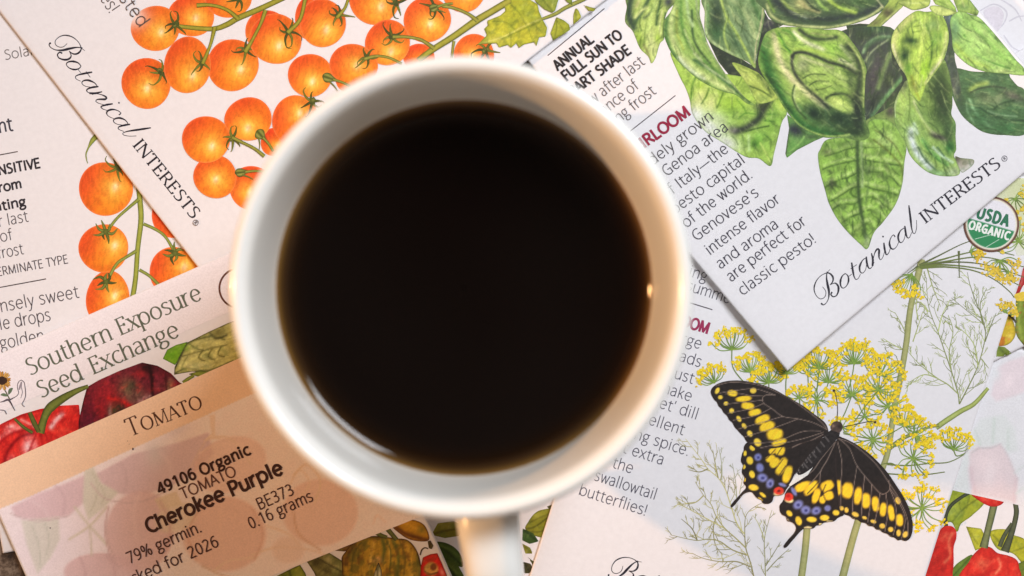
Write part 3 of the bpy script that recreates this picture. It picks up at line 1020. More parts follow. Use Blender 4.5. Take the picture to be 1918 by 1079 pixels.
line_of(A_, "Sow from", (-61, 371), (41, 352), 17, 1.8, (48, 44, 50))
line_of(A_, "planting", (-46, 403), (49, 385.5), 17, 1.8, (48, 44, 50))
line_of(A_, "after last", (-47, 433), (54, 414.5), 20.5, .9, GREY)
line_of(A_, "chance of", (-85, 469), (24, 449), 20.5, .9, GREY)
line_of(A_, "frost", (-3, 484.5), (45, 475.5), 20.5, .9, GREY)
line_of(A_, "INDETERMINATE TYPE", (-56, 527), (128, 492.5), 15.5, .95, GREY)
rule(A_, (-90, 555), (86, 522.5), 1.0)
line_of(A_, "Intensely sweet", (-49, 594), (149, 557), 23, .98, (78, 72, 76))
line_of(A_, "juicy little drops", (-92, 635), (96, 600), 23, .98, (78, 72, 76))
line_of(A_, "are golden", (-46, 663), (84, 639), 23, .98, (78, 72, 76))

# ------------------------------------------------------------------ packets at the right edge, below the dill packet
H_ = Packet("pale blank looking seed packet peeping out behind the basil packet in the top corner", (1487, 167), -34, 450, 358, (1.2, 1.2, 1.2), seed=4)
i = Ink()
for pts in ([(1836, 20), (1862, 8), (1885, 22), (1880, 44), (1862, 62)], [(1880, 66), (1896, 88), (1912, 96)], [(1870, -4), (1900, 16), (1914, 40)], [(1890, 40), (1905, 32), (1918, 30)]):
    i.ribbon(pts, [1.2, 1.6, .8], (206, 204, 212), cap=0)
i.region([(1842, 22), (1866, 12), (1880, 26), (1874, 52), (1862, 58)], [('B', (217, 212, 220)), ('n', .08, .03, 3)])
i.build("faded_print", H_)

F_ = Packet("seed packet at the lower right with red peppers below a pale label", (1480, 560), 12.3, 707, 640, (1.15, 1.15, 1.15), seed=5)


def fz(pts):
    return [(1640 + x / 3.867, 800 + y / 3.867) for x, y in pts]


leaf(F_, fz([(520, 440), (700, 470), (790, 540), (700, 640), (620, 700), (590, 760), (550, 690), (480, 690), (480, 560)]), [('B', (146, 158, 52)), ('l', fz([(560, 680), (640, 590), (740, 520)]), 1.6, (96, 108, 40), .8), ('l', fz([(620, 620), (600, 520)]), 1.3, (100, 112, 40), .7), ('l', fz([(660, 590), (680, 500)]), 1.3, (100, 112, 40), .7), ('b', *fz([(560, 600)])[0], 14, 16, 0, (176, 184, 84), .6), ('e', 1.8, (100, 110, 44), .7)])
leaf(F_, fz([(655, 720), (765, 735), (800, 800), (780, 870), (722, 895)]), [('B', (168, 172, 56)), ('l', fz([(660, 722), (740, 850)]), 1.3, (112, 116, 40), .8), ('e', 1.6, (110, 116, 44), .7)], smooth=False)
leaf(F_, fz([(830, 760), (940, 740), (1000, 780), (1090, 830), (1090, 1010), (1000, 920), (880, 880)]), [('B', (164, 166, 50)), ('l', fz([(850, 780), (960, 900), (1080, 990)]), 1.5, (104, 110, 40), .8), ('l', fz([(1000, 900), (1080, 870)]), 1.2, (104, 110, 40), .7), ('l', fz([(960, 900), (1000, 800)]), 1.2, (110, 116, 44), .7), ('e', 1.6, (100, 106, 40), .6)])
leaf(F_, fz([(530, 1100), (570, 1010), (630, 960), (700, 925), (690, 1000), (660, 1100)]), [('B', (96, 122, 50)), ('l', fz([(560, 1080), (680, 950)]), 1.4, (64, 84, 36), .8), ('e', 1.8, (66, 86, 38), .7)])
leaf(F_, fz([(1030, 990), (1090, 960), (1090, 1100), (1020, 1100)]), [('B', (104, 118, 48)), ('e', 2, (70, 84, 38), .7)], smooth=False)
stems(F_, [(fz([(690, 470), (620, 510), (545, 570), (508, 650), (512, 725)]), [3, 3.2, 3.4, 3.2, 4.2])], (72, 78, 58), (44, 48, 38))
leaf(F_, fz([(470, 742), (540, 715), (580, 745), (586, 800), (566, 870), (566, 960), (560, 1040), (530, 1110), (320, 1110), (400, 900)]), [('B', (214, 46, 36)), ('l', fz([(500, 760), (480, 900), (440, 1080)]), 5, (206, 38, 30), .6), ('l', fz([(556, 770), (530, 830), (540, 930), (500, 980)]), 3, (236, 124, 84), .7), ('b', *fz([(500, 790)])[0], 8, 6, 0, (232, 112, 76), .6), ('l', fz([(585, 800), (566, 900), (555, 1060)]), 2.5, (176, 26, 24), .8)], "pepper_print")
stems(F_, [(fz([(1012, 552), (1020, 620), (1000, 720), (970, 810), (940, 890)]), [4.6, 4.8, 5, 6, 8]), (fz([(900, 860), (930, 790), (985, 700)]), [4, 4, 3])], (84, 92, 66), (52, 58, 44))
leaf(F_, fz([(620, 1110), (680, 970), (720, 910), (780, 866), (835, 872), (885, 912), (960, 930), (1020, 960), (1038, 1010), (1020, 1110)]), [('B', (216, 50, 38)), ('b', *fz([(780, 990)])[0], 12, 10, 0, (240, 130, 90), .75), ('l', fz([(890, 950), (905, 1010), (870, 1060)]), 2.6, (242, 140, 104), .8), ('l', fz([(700, 960), (660, 1060)]), 3, (190, 34, 30), .7), ('l', fz([(820, 900), (840, 1000), (800, 1090)]), 3, (200, 36, 32), .6), ('e', 2.0, (160, 28, 26), .8)], "pepper_print")
stems(F_, [(fz([(858, 560), (840, 640), (815, 740), (785, 862)]), [7, 6.6, 6.2, 8])], (120, 130, 86), (62, 72, 48))
leaf(F_, fz([(690, 480), (760, 540), (840, 576), (910, 562), (925, 520), (800, 490)]), [('B', (210, 44, 36)), ('b', *fz([(800, 520)])[0], 8, 5, 0, (236, 110, 80), .6), ('e', 1.6, (150, 26, 24), .8)], "pepper_print")
i = Ink()
lab = [(1560, 560), (1930, 560), (1930, 952), (1907, 946), (1783, 918), (1740, 908), (1560, 870)]
i.region(lab, [('B', (222, 222, 226)),
               ('P', fz([(676, 175), (740, 135), (780, 155), (830, 140), (905, 118), (945, 190), (985, 270), (1028, 375), (1020, 450), (1010, 545), (700, 480), (676, 300)]), (221, 204, 207), .9, 7),
               ('b', *fz([(800, 260)])[0], 22, 20, 0, (232, 214, 216), .8), ('b', *fz([(900, 400)])[0], 14, 18, 0, (230, 210, 212), .7),
               ('P', fz([(560, 440), (620, 240), (690, 60), (760, -60), (930, -90), (1010, 10), (1030, 170), (960, 190), (905, 118), (830, 140), (740, 135), (676, 175), (676, 475)]), (214, 219, 218), .8, 8),
               ('l', fz([(690, 300), (700, 400), (720, 470)]), 5, (214, 192, 197), .7), ('l', fz([(1020, 380), (1012, 460), (1004, 540)]), 4, (214, 194, 198), .7), ('l', fz([(700, 185), (760, 150), (830, 152), (900, 125)]), 1.6, (196, 190, 192), .8), ('l', fz([(900, 125), (950, 195), (1026, 380)]), 1.6, (204, 190, 194), .7), ('b', *fz([(830, 330)])[0], 10, 26, 10, (232, 218, 220), .8), ('l', fz([(720, 20), (760, 130)]), 2, (200, 210, 204), .8), ('l', fz([(860, -60), (850, 110)]), 3, (202, 212, 206), .8), ('l', fz([(960, 20), (960, 160)]), 3, (204, 213, 208), .7),
               ('P', [(1866, 690), (1890, 676), (1930, 664), (1930, 730), (1900, 742), (1866, 752), (1856, 740), (1862, 715)], (224, 209, 214), .85, 7), ('b', 1890, 715, 8, 14, 20, (236, 222, 226), .8), ('b', 1866, 700, 8, 14, 0, (218, 222, 224), .8),
               ('l', fz([(1010, 330), (1075, 280)]), 2.5, (212, 216, 216), .8), ('l', fz([(1020, 480), (1075, 440)]), 2.5, (212, 218, 216), .8), ('n', .06, .012, 3)], 3.0, smooth=False)
i.build("pale_label", F_)

G_ = Packet("seed packet with green and yellow vegetables in the narrow gap beyond the dill packet", (1426, 336), -26.6, 600, 500, (2.2, 2.2, 2.2), seed=6)
leaf(G_, [(1880, 590), (1893, 592), (1901, 612), (1902, 628), (1893, 642), (1880, 648), (1868, 644), (1872, 612)], [('B', (206, 178, 42)), ('b', 1891, 630, 5, 6, 0, (238, 214, 96), .8), ('b', 1880, 600, 5, 10, 0, (170, 150, 44), .7), ('e', 1.6, (120, 110, 40), .8)], "pepper_print")
leaf(G_, [(1903, 562), (1912, 558), (1930, 562), (1930, 650), (1912, 640), (1902, 620), (1903, 588)], [('B', (124, 144, 48)), ('l', [(1912, 565), (1908, 600), (1914, 634)], 3, (160, 176, 74), .7), ('e', 1.8, (76, 92, 36), .8)], "pepper_print")
leaf(G_, [(1918, 500), (1912, 520), (1906, 540), (1900, 558), (1908, 552), (1916, 536), (1930, 520), (1930, 496)], [('B', (176, 44, 44)), ('l', [(1918, 506), (1912, 534)], 1.6, (214, 120, 110), .7)], "pepper_print")
leaf(G_, [(1868, 648), (1882, 650), (1896, 662), (1880, 668), (1866, 668)], [('B', (120, 136, 60)), ('l', [(1872, 652), (1884, 664)], 1.6, (80, 94, 40), .8)], smooth=False)
stems(G_, [([(1889, 590), (1897, 596), (1903, 604)], [1.6, 1.8, 2.0])], (90, 88, 70), (64, 62, 50))
leaf(G_, [(1898, 552), (1916, 546), (1930, 552), (1930, 564), (1904, 564)], [('B', (214, 186, 70))], smooth=False)

# ------------------------------------------------------------------ dill packet with the butterfly
E_ = Packet("white dill seed packet with a black and yellow butterfly on yellow flowers", (1292, 132), 17.6, 707, 1100, (3.3, 4.2, 2.2), seed=3)
i = Ink()
i.region([(1850, 330), (1960, 330), (1960, 470), (1905, 480), (1880, 400)], [('G', (1860, 470), (226, 226, 222), (1935, 400), (206, 212, 168))], 4, smooth=False)
i.build("green_wash", E_)
# feathery leaves
frond(E_, [[(1797, 757), (1794, 735), (1782, 695), (1770, 660), (1757, 622), (1746, 595), (1738, 566), (1735, 520)],
           [(1797, 757), (1812, 728), (1830, 690), (1842, 650), (1846, 622), (1840, 606), (1815, 585), (1782, 558)],
           [(1795, 738), (1775, 720), (1755, 708), (1722, 682), (1698, 655)],
           [(1782, 695), (1778, 660), (1785, 620), (1776, 590)], [(1832, 688), (1826, 650), (1812, 628), (1788, 608)],
           [(1845, 640), (1856, 610), (1866, 586)], [(1838, 672), (1852, 690)], [(1846, 620), (1838, 590), (1826, 560), (1816, 530), (1812, 510)],
           [(1757, 622), (1765, 590), (1780, 560)], [(1840, 606), (1836, 570), (1848, 540)], [(1755, 708), (1730, 702), (1700, 718)]], 3, ln=44, dens=10)
frond(E_, [[(1736, 500), (1748, 540), (1762, 575)], [(1738, 585), (1724, 566), (1705, 575)], [(1700, 660), (1672, 645), (1654, 634)], [(1703, 640), (1690, 610), (1676, 585)], [(1720, 600), (1716, 570), (1722, 545)],
           [(1710, 640), (1720, 610), (1728, 585)], [(1695, 690), (1676, 676), (1660, 668)]], 5, c=(136, 144, 92), ln=34, dens=11, w=1.2)
frond(E_, [[(1413, 1085), (1406, 1055), (1397, 1026), (1395, 992), (1397, 967), (1408, 953), (1427, 942)],
           [(1397, 1026), (1378, 1008), (1358, 990), (1342, 968), (1332, 945), (1318, 928), (1302, 902)],
           [(1394, 1000), (1380, 980), (1370, 950), (1358, 915), (1345, 895), (1326, 878), (1310, 855), (1284, 822)],
           [(1406, 1062), (1380, 1052), (1350, 1052), (1318, 1046), (1296, 1036)], [(1358, 990), (1330, 975), (1306, 962), (1280, 948), (1268, 944)],
           [(1400, 1040), (1372, 1030), (1348, 1014), (1324, 1010), (1302, 1012), (1256, 1002)], [(1342, 968), (1336, 990), (1340, 1020), (1354, 1040)],
           [(1326, 878), (1310, 884), (1290, 880)], [(1345, 895), (1340, 870), (1335, 842)], [(1318, 928), (1300, 942), (1268, 944)], [(1306, 1012), (1296, 990), (1276, 972)]], 8, c=(158, 152, 104), ln=40, dens=12, w=1.25)
frond(E_, [[(1434, 1090), (1433, 1050), (1432, 1010), (1440, 975), (1446, 955)], [(1434, 1060), (1450, 1035), (1462, 1015)], [(1432, 1010), (1420, 980), (1410, 965)], [(1436, 1070), (1456, 1048), (1478, 1028)]], 9, c=(150, 150, 110), ln=26, dens=12, w=1.1)
frond(E_, [[(1380, 940), (1378, 905), (1372, 868)], [(1385, 925), (1392, 890)], [(1352, 900), (1352, 870), (1346, 838)]], 12, c=(150, 152, 120), ln=24, dens=10, w=.9)
# stalks
stems(E_, [([(1726, 488), (1716, 530), (1705, 580), (1698, 640), (1688, 700), (1676, 760), (1662, 850), (1640, 905), (1622, 935), (1600, 1000), (1576, 1090)], [6.4, 5.6, 5.6, 5.6, 5.8, 5.4, 5.4, 6.2, 6.6, 6.8, 7.2]),
           ([(1512, 985), (1508, 1030), (1500, 1090)], [6.5, 6.5, 6.6])], (172, 174, 116), (138, 144, 86))
stems(E_, [([(1755, 800), (1775, 786), (1800, 770), (1825, 756), (1850, 728)], [5, 5, 4.6, 4.0, 3.2])], (176, 190, 108), (112, 126, 58))
stems(E_, [([(1668, 838), (1690, 822), (1712, 812), (1740, 800), (1758, 797)], [4.6, 3.6, 3, 2.6, 3])], (150, 160, 80), (96, 106, 50))
_l = E_.layer + 1
for pts in ([(1722, 497), (1760, 478), (1800, 458), (1834, 446)], [(1722, 498), (1765, 486), (1810, 474), (1850, 468), (1900, 478)], [(1722, 499), (1770, 490), (1820, 482), (1860, 484), (1918, 500)],
            [(1722, 500), (1765, 492), (1820, 492), (1870, 502), (1920, 520)], [(1722, 501), (1760, 496), (1815, 500), (1860, 510), (1912, 536)], [(1724, 502), (1770, 500), (1820, 506), (1860, 522), (1890, 545), (1900, 558)],
            [(1722, 500), (1704, 514)], [(1720, 498), (1700, 512)], [(1796, 470), (1797, 520)]):
    i = Ink()
    i.ribbon(pts, [2.2, 1.3, .9, .8], random.Random(int(pts[-1][0])).choice([(108, 122, 62), (96, 104, 64), (130, 144, 74)]), cap=0)
    i.build("stem_print", E_, at=_l)
    _l += 1
for pts in ([(1662, 870), (1700, 872), (1740, 868), (1775, 866), (1800, 855), (1808, 848)], [(1655, 820), (1610, 828), (1570, 838)], [(1660, 887), (1720, 890), (1770, 884)], [(1690, 880), (1670, 868), (1650, 870)]):
    i = Ink()
    i.ribbon(pts, [1.2, 1.1, 1.0, .8], (112, 126, 66), cap=0)
    i.build("stem_print", E_, at=_l)
    _l += 1
E_.layer = _l
_u0 = E_.layer


def U(pk, x, y, ang, spread, r, n, seed, **k):
    return umbel(pk, x, y, ang, spread, r, n, seed, at=_u0 + (seed % 7) * 4, **k)


U(E_, 1371, 655, -90, 74, 40, 14, 1, stalk=[(1372, 685), (1384, 705), (1400, 722)])
U(E_, 1406, 697, -92, 70, 34, 15, 2, stalk=[(1408, 715)])
U(E_, 1440, 717, -95, 84, 36, 17, 3, stalk=[(1441, 740)])
U(E_, 1338, 716, -115, 70, 34, 11, 4)
U(E_, 1474, 700, -90, 80, 30, 12, 5, stalk=[(1472, 720), (1473, 750)])
U(E_, 1535, 690, -88, 74, 38, 15, 6, stalk=[(1532, 715), (1530, 735)])
U(E_, 1513, 700, -80, 80, 28, 9, 7, stalk=[(1514, 720), (1513, 745)])
U(E_, 1552, 716, -82, 76, 40, 15, 8, stalk=[(1545, 735), (1538, 750)])
U(E_, 1600, 681, -92, 72, 44, 18, 9, stalk=[(1596, 705), (1588, 735)])
U(E_, 1650, 702, -70, 82, 42, 17, 10, stalk=[(1636, 722), (1620, 738)])
U(E_, 1530, 749, 90, 180, 32, 16, 11, stalk=[(1532, 775), (1536, 795)])
U(E_, 1497, 745, -90, 120, 24, 9, 111, stalk=[(1500, 770)])
U(E_, 1596, 740, -90, 120, 36, 18, 12, stalk=[(1582, 775), (1570, 795)])
U(E_, 1646, 731, -80, 120, 36, 16, 13, stalk=[(1622, 760), (1600, 790)])
U(E_, 1663, 762, -70, 130, 40, 18, 14, stalk=[(1645, 785)])
U(E_, 1635, 823, -90, 178, 34, 18, 15, stalk=[(1610, 818), (1580, 812)])
U(E_, 1694, 797, -65, 90, 36, 12, 16, stalk=[(1672, 810), (1658, 818)])
U(E_, 1714, 818, -35, 100, 38, 15, 17, stalk=[(1690, 832), (1668, 838)])
U(E_, 1711, 859, 10, 150, 42, 16, 18, stalk=[(1712, 840)])
U(E_, 1620, 780, -90, 140, 28, 9, 19, stalk=[(1600, 800), (1580, 810)])
U(E_, 1578, 800, -60, 120, 22, 7, 20)
U(E_, 1727, 951, -60, 178, 46, 21, 21, stalk=[(1715, 952), (1702, 952)])
U(E_, 1786, 842, -80, 70, 38, 12, 22, stalk=[(1792, 854), (1806, 850)])
U(E_, 1708, 514, 112, 48, 42, 12, 23)
U(E_, 1873, 488, 80, 90, 34, 11, 24, col=(222, 196, 70))
U(E_, 1818, 470, 0, 60, 22, 7, 25, col=(222, 194, 60))
U(E_, 1908, 452, -100, 130, 42, 14, 26, col=(222, 200, 70))
U(E_, 1902, 372, 60, 120, 24, 9, 27, col=(220, 200, 70))
U(E_, 1882, 584, -60, 80, 20, 7, 28, col=(222, 196, 66))
U(E_, 1890, 510, 130, 90, 22, 6, 29, col=(222, 196, 66))


E_.layer = _u0 + 32
# the butterfly
def bz(pts):
    return [(1320 + x / 3.1725, 690 + y / 3.1725) for x, y in pts]


YEL, BLU, BLK, VEIN, CREAM = (248, 206, 46), (122, 128, 186), (38, 32, 30), (140, 122, 112), (236, 222, 160)


def spots(lst, c, soft=.35, edge=None, grow=1.0):
    r = []
    for q in lst:
        x, y, rx, ry = q[:4]
        rot = q[4] if len(q) > 4 else 0
        (px, py), = bz([(x, y)])
        if edge:
            r.append(('h', px, py, rx / 3.1725 * 1.12, ry / 3.1725 * 1.12, rot, edge, .6, soft))
        r.append(('q' if edge else 'h', px, py, rx / 3.1725 * grow, ry / 3.1725 * grow, rot, c, 1.0, soft))
    return r


def veins(lst, w=.85, c=VEIN, a=.85):
    return [('H', bz(p), w, c, a) for p in lst]


def wing(name, outline, ops, parent):
    i = Ink()
    i.region(bz(outline), [('B', BLK), ('n', .2, .22, 4)] + ops + [('s', 35, .5, .08, .08, 3), ('e', 1.3, (58, 44, 40), .7)], 1.7)
    return i.build(name, E_, parent=parent)


bi = Ink()
bi.region(bz([(742, 372), (770, 362), (800, 372), (800, 400), (770, 440), (720, 500), (660, 570), (600, 625), (560, 640), (540, 628), (560, 590), (610, 520), (670, 450), (715, 400)]),
          [('B', (44, 40, 40)), ('n', .35, .4, 2)] + [('l', bz([(590 + 26 * k, 560 - 33 * k), (622 + 26 * k, 590 - 33 * k)]), 1.0, (112, 106, 106), .9) for k in range(5)] + [('l', bz([(560 + 24 * k, 590 - 30 * k), (568 + 24 * k, 612 - 30 * k)]), .8, (130, 124, 122), .8) for k in range(6)], 1.7)
bi.region(bz([(748, 355), (757, 326), (785, 314), (812, 324), (820, 348), (806, 378), (770, 385)]), [('B', (74, 60, 54)), ('b', *bz([(765, 342)])[0], 3, 3, 0, (170, 140, 124), .8), ('b', *bz([(800, 345)])[0], 4, 4, 0, (44, 34, 32), .9), ('b', *bz([(745, 365)])[0], 2, 2, 0, (180, 150, 130), .8), ('b', *bz([(785, 390)])[0], 2.2, 2.2, 0, (196, 160, 140), .9), ('n', .3, .25, 5)], 1.7)
for pts in ([(784, 318), (790, 250), (784, 180), (770, 136)], [(815, 350), (900, 332), (960, 318), (1004, 314)]):
    bi.ribbon(bz(pts), [.8, .6, .8], (64, 56, 52), cap=0)
for x, y in ((768, 132), (1012, 320)):
    (px, py), = bz([(x, y)])
    bi.dot(px, py, 2.6, (58, 46, 42), n=8)

LH = [(262, 438), (235, 460), (232, 486), (222, 510), (215, 550), (228, 575), (222, 600), (222, 622), (236, 648), (230, 680), (246, 706), (222, 735), (196, 764), (168, 795), (154, 815), (160, 827), (176, 815), (205, 780), (228, 752), (252, 738), (280, 736), (300, 760), (318, 776), (335, 782), (345, 800), (365, 806), (388, 802), (404, 786), (412, 760), (440, 757), (468, 748), (484, 722), (505, 690), (530, 640), (565, 585), (640, 500), (700, 410), (560, 430), (400, 470), (320, 470)]
RH = [(800, 420), (780, 430), (700, 470), (640, 560), (560, 660), (510, 700), (480, 740), (474, 765), (462, 792), (446, 812), (446, 845), (458, 868), (482, 882), (490, 906), (516, 914), (536, 930), (542, 952), (530, 978), (500, 1012), (478, 1040), (468, 1056), (474, 1067), (490, 1060), (512, 1034), (540, 1002), (566, 972), (592, 952), (620, 954), (648, 950), (664, 934), (690, 932), (706, 918), (740, 912), (770, 908), (790, 890), (808, 880), (830, 856), (826, 700), (812, 560)]
LF = [(735, 372), (720, 330), (690, 300), (640, 264), (590, 226), (540, 196), (480, 162), (420, 128), (350, 100), (280, 82), (210, 72), (140, 74), (80, 90), (45, 115), (36, 140), (44, 165), (58, 188), (72, 200), (84, 226), (100, 240), (112, 262), (132, 280), (146, 306), (164, 322), (178, 348), (196, 368), (214, 388), (232, 406), (246, 430), (262, 444), (300, 474), (330, 478), (420, 474), (540, 452), (660, 424), (720, 400)]
RF = [(788, 415), (820, 412), (870, 434), (920, 464), (980, 508), (1040, 566), (1090, 624), (1135, 690), (1175, 752), (1208, 816), (1230, 884), (1237, 940), (1230, 988), (1214, 1016), (1190, 1026), (1168, 1018), (1148, 1022), (1128, 1006), (1104, 1000), (1086, 984), (1060, 976), (1042, 962), (1018, 956), (1002, 940), (974, 936), (956, 920), (928, 914), (908, 900), (880, 894), (862, 878), (838, 870), (815, 858), (800, 830), (788, 720), (776, 560)]
rootb = bi.build("butterfly_print", E_)
lh = wing("hindwing", LH, spots([(405, 490, 24, 17, -25), (447, 488, 27, 28, 15), (391, 536, 28, 18, -25), (415, 560, 32, 22, -45), (456, 582, 24, 50, 25), (491, 630, 23, 50, 18)], YEL, edge=(190, 140, 40))
          + spots([(282, 474, 18, 13, 45), (240, 505, 9, 16, 0), (268, 548, 19, 24, -15), (233, 585, 9, 13, 0), (281, 630, 16, 23, -20), (236, 662, 7, 13, 0), (290, 708, 30, 18, 10), (345, 752, 23, 9, 38), (330, 778, 17, 7, 35)], (240, 206, 60))
          + spots([(316, 528, 22, 22), (328, 590, 22, 27, -20), (343, 650, 31, 25, 15), (388, 684, 22, 29, 25), (462, 692, 24, 10, 20)], BLU, .6) + spots([(318, 530, 8, 8), (345, 652, 10, 8), (390, 686, 8, 10)], (60, 64, 120), 1.0)
          + spots([(440, 744, 30, 18)], CREAM, .4) + spots([(440, 728, 30, 23)], (216, 62, 44), .3) + spots([(440, 729, 10, 7, -15)], (110, 24, 22), .8)
          + [('H', bz([(215, 762), (240, 742), (272, 738)]), .9, (222, 200, 160), .8)]
          + veins([[(420, 480), (380, 525), (360, 540)], [(440, 525), (432, 512), (480, 440)], [(465, 540), (420, 600)], [(480, 580), (440, 640)], [(600, 440), (480, 480)]], .8, (60, 46, 40))
          + veins([[(690, 380), (600, 430), (520, 470)]]), rootb)
rh = wing("hindwing", RH, spots([(585, 702, 48, 24, -22), (632, 712, 50, 22, -45), (662, 756, 19, 44, 18), (726, 698, 38, 28, -25), (736, 754, 27, 27, -10), (700, 778, 17, 24, 10)], YEL, edge=(196, 140, 40))
          + spots([(503, 862, 21, 14, 45), (558, 906, 18, 28, -20), (635, 898, 30, 16, 5), (712, 888, 28, 17, 0), (780, 858, 20, 16, 10)], (240, 206, 60)) + spots([(613, 948, 24, 9), (742, 908, 18, 5), (690, 926, 14, 5)], CREAM)
          + spots([(530, 732, 12, 29, -30), (555, 810, 31, 25, -35), (600, 842, 29, 26, 10), (662, 846, 29, 23, -25), (730, 831, 19, 18)], BLU, .6) + spots([(556, 812, 9, 8), (602, 845, 9, 8), (664, 848, 9, 7)], (60, 64, 120), 1.0)
          + spots([(500, 782, 27, 16, 15)], CREAM, .4) + spots([(498, 764, 28, 24)], (222, 66, 46), .3) + spots([(497, 758, 13, 11)], (190, 30, 30), .9)
          + [('H', bz([(482, 884), (512, 922), (540, 948), (530, 980), (506, 1006)]), .9, (226, 206, 160), .8)]
          + veins([[(720, 690), (700, 735), (690, 760)], [(690, 760), (730, 730), (770, 728)], [(700, 740), (716, 780)], [(610, 745), (680, 670)]], .9, (44, 36, 34))
          + veins([[(780, 430), (730, 540), (690, 610), (684, 680)], [(770, 440), (690, 540), (640, 610), (560, 660)], [(690, 610), (650, 660), (620, 690)]]), rootb)
lf = wing("forewing", LF, spots([(165, 148, 28, 17, 12), (230, 181, 44, 15, -5), (256, 224, 36, 20, 8), (297, 262, 36, 18, -12), (342, 303, 42, 22, -24), (370, 345, 44, 24, -22), (416, 392, 46, 32, -8), (442, 440, 42, 17, -18)], YEL, edge=(186, 140, 40))
          + spots([(75, 133, 12, 20, 25), (93, 172, 14, 12), (126, 209, 14, 11), (160, 252, 14, 15, -30), (203, 300, 12, 20, -35), (234, 342, 12, 18, -35), (268, 388, 15, 20, -35), (314, 440, 20, 26, -35), (288, 132, 19, 17)], (240, 206, 70))
          + veins([[(60, 105), (140, 84), (220, 84), (340, 104), (480, 166), (600, 246), (690, 318), (732, 368)], [(345, 172), (365, 158), (420, 160)], [(345, 172), (348, 205), (400, 240), (465, 286), (555, 300), (650, 325), (730, 366)],
                   [(420, 160), (300, 122), (180, 132), (90, 146)], [(345, 165), (270, 162), (210, 150), (120, 150)], [(347, 188), (240, 200), (110, 214)], [(352, 207), (270, 240), (140, 266)], [(395, 236), (300, 282), (170, 308)], [(462, 286), (370, 312), (195, 362)],
                   [(556, 300), (400, 358), (235, 408)], [(690, 372), (580, 376), (430, 432), (268, 446)], [(705, 380), (560, 424), (330, 472)], [(705, 392), (600, 440), (460, 474)]], .7), rootb)
rf = wing("forewing", RF, spots([(795, 710, 17, 42, 0), (848, 726, 31, 44, 8), (910, 757, 21, 48, 8), (958, 786, 24, 42, 0), (1015, 806, 20, 42, -6), (1060, 838, 18, 38, 6), (1108, 858, 17, 44, -8), (1158, 902, 20, 34, -4)], YEL, edge=(206, 140, 40))
          + spots([(812, 832, 15, 13, 20), (842, 842, 12, 16, -10), (895, 868, 22, 13, 25), (950, 888, 15, 9, 25), (1002, 910, 18, 10, 20), (1055, 937, 17, 15, 15), (1105, 957, 16, 15, 20), (1152, 978, 13, 20, 0), (1192, 987, 15, 20, 30), (1148, 786, 15, 22, -25)], (238, 200, 80))
          + spots([(878, 892, 12, 4, 10), (972, 935, 10, 4), (1040, 962, 12, 4, 20), (1100, 998, 8, 4, 20)], CREAM)
          + veins([[(795, 418), (860, 440), (940, 496), (1020, 572), (1095, 680), (1160, 786), (1204, 900), (1205, 1000)], [(800, 420), (860, 476), (900, 570), (960, 650), (1040, 740), (1075, 742), (1100, 716), (1092, 664)],
                   [(788, 430), (815, 560), (808, 690), (806, 830)], [(782, 430), (764, 560), (766, 700), (774, 810)], [(905, 580), (884, 720), (878, 850)], [(950, 640), (940, 740), (930, 880)], [(992, 690), (985, 800), (968, 915)], [(1042, 742), (1022, 860), (1004, 935)],
                   [(1076, 742), (1086, 860), (1070, 970)], [(1100, 716), (1130, 800), (1140, 900), (1120, 990)], [(1102, 714), (1160, 806), (1190, 900), (1170, 1010)]], .75), rootb)
i = Ink()
i.region(bz([(700, 508), (650, 575), (612, 634), (560, 668), (508, 700), (500, 694), (528, 652), (545, 624), (552, 612), (556, 636), (590, 620), (640, 580)]), [('B', (226, 226, 222)), ('n', .2, .05, 2)], 1.5, smooth=False)
i.build("wing_edge", E_, parent=rootb)
i = Ink()
i.region(bz([(742, 372), (790, 380), (796, 404), (770, 440), (720, 500), (660, 570), (610, 612), (565, 634), (548, 618), (575, 575), (620, 515), (680, 445), (715, 400)]),
         [('B', (40, 36, 36)), ('n', .4, .45, 2)] + [('l', bz([(585 + 25 * k, 560 - 32 * k), (612 + 25 * k, 594 - 32 * k)]), 1.0, (120, 114, 112), .85) for k in range(6)] + [('l', bz([(556 + 22 * k, 600 - 30 * k), (564 + 22 * k, 620 - 30 * k)]), .8, (140, 134, 130), .8) for k in range(5)], 1.7)
i.build("abdomen", E_, parent=rootb)

# words of the dill packet, right ends known where the mug hides the left ends
DE = np.array([math.cos(R(17.6)), math.sin(R(17.6))])


def dill_line(s, end, cap=20.5, w=.9, col=(78, 76, 90), xs=1.07):
    e = np.array(end, float)
    line_of(E_, s, e - DE * 100, e, cap, w, col, fit=False, anchor='r', xs=xs)


dill_line("spring", (1322, 527))
line_of(E_, "summer", (1284, 543), (1376, 572), 20.5, .9, (78, 76, 90))
rule(E_, (1262, 558), (1334, 580), 1.0, (80, 72, 84))
dill_line("HEIRLOOM", (1325, 625), 20, 2.3, (152, 44, 84), 1.0)
dill_line("Large", (1311, 654))
dill_line("flower heads", (1311, 688))
dill_line("in August", (1297, 719))
dill_line("make", (1293, 752))
dill_line("'Bouquet' dill", (1305, 786))
dill_line("an excellent", (1279, 815))
dill_line("pickling spice.", (1289, 854))
dill_line("Plant extra", (1241, 871))
dill_line("for the", (1183, 887))
line_of(E_, "swallowtail", (1112, 899), (1227, 936), 20.5, .9, (78, 76, 90))
line_of(E_, "butterflies!", (1083, 926), (1209, 966), 20.5, .9, (78, 76, 90))
script(E_, (1539, 569), (1140, 1077), 54.7)
i = Ink()
text(i, "INTERESTS", (1335, 1142), (1500, 1195), 22, 1.9, (40, 38, 50), serif=True, track=.07)
i.build("lettering", E_, at=1)


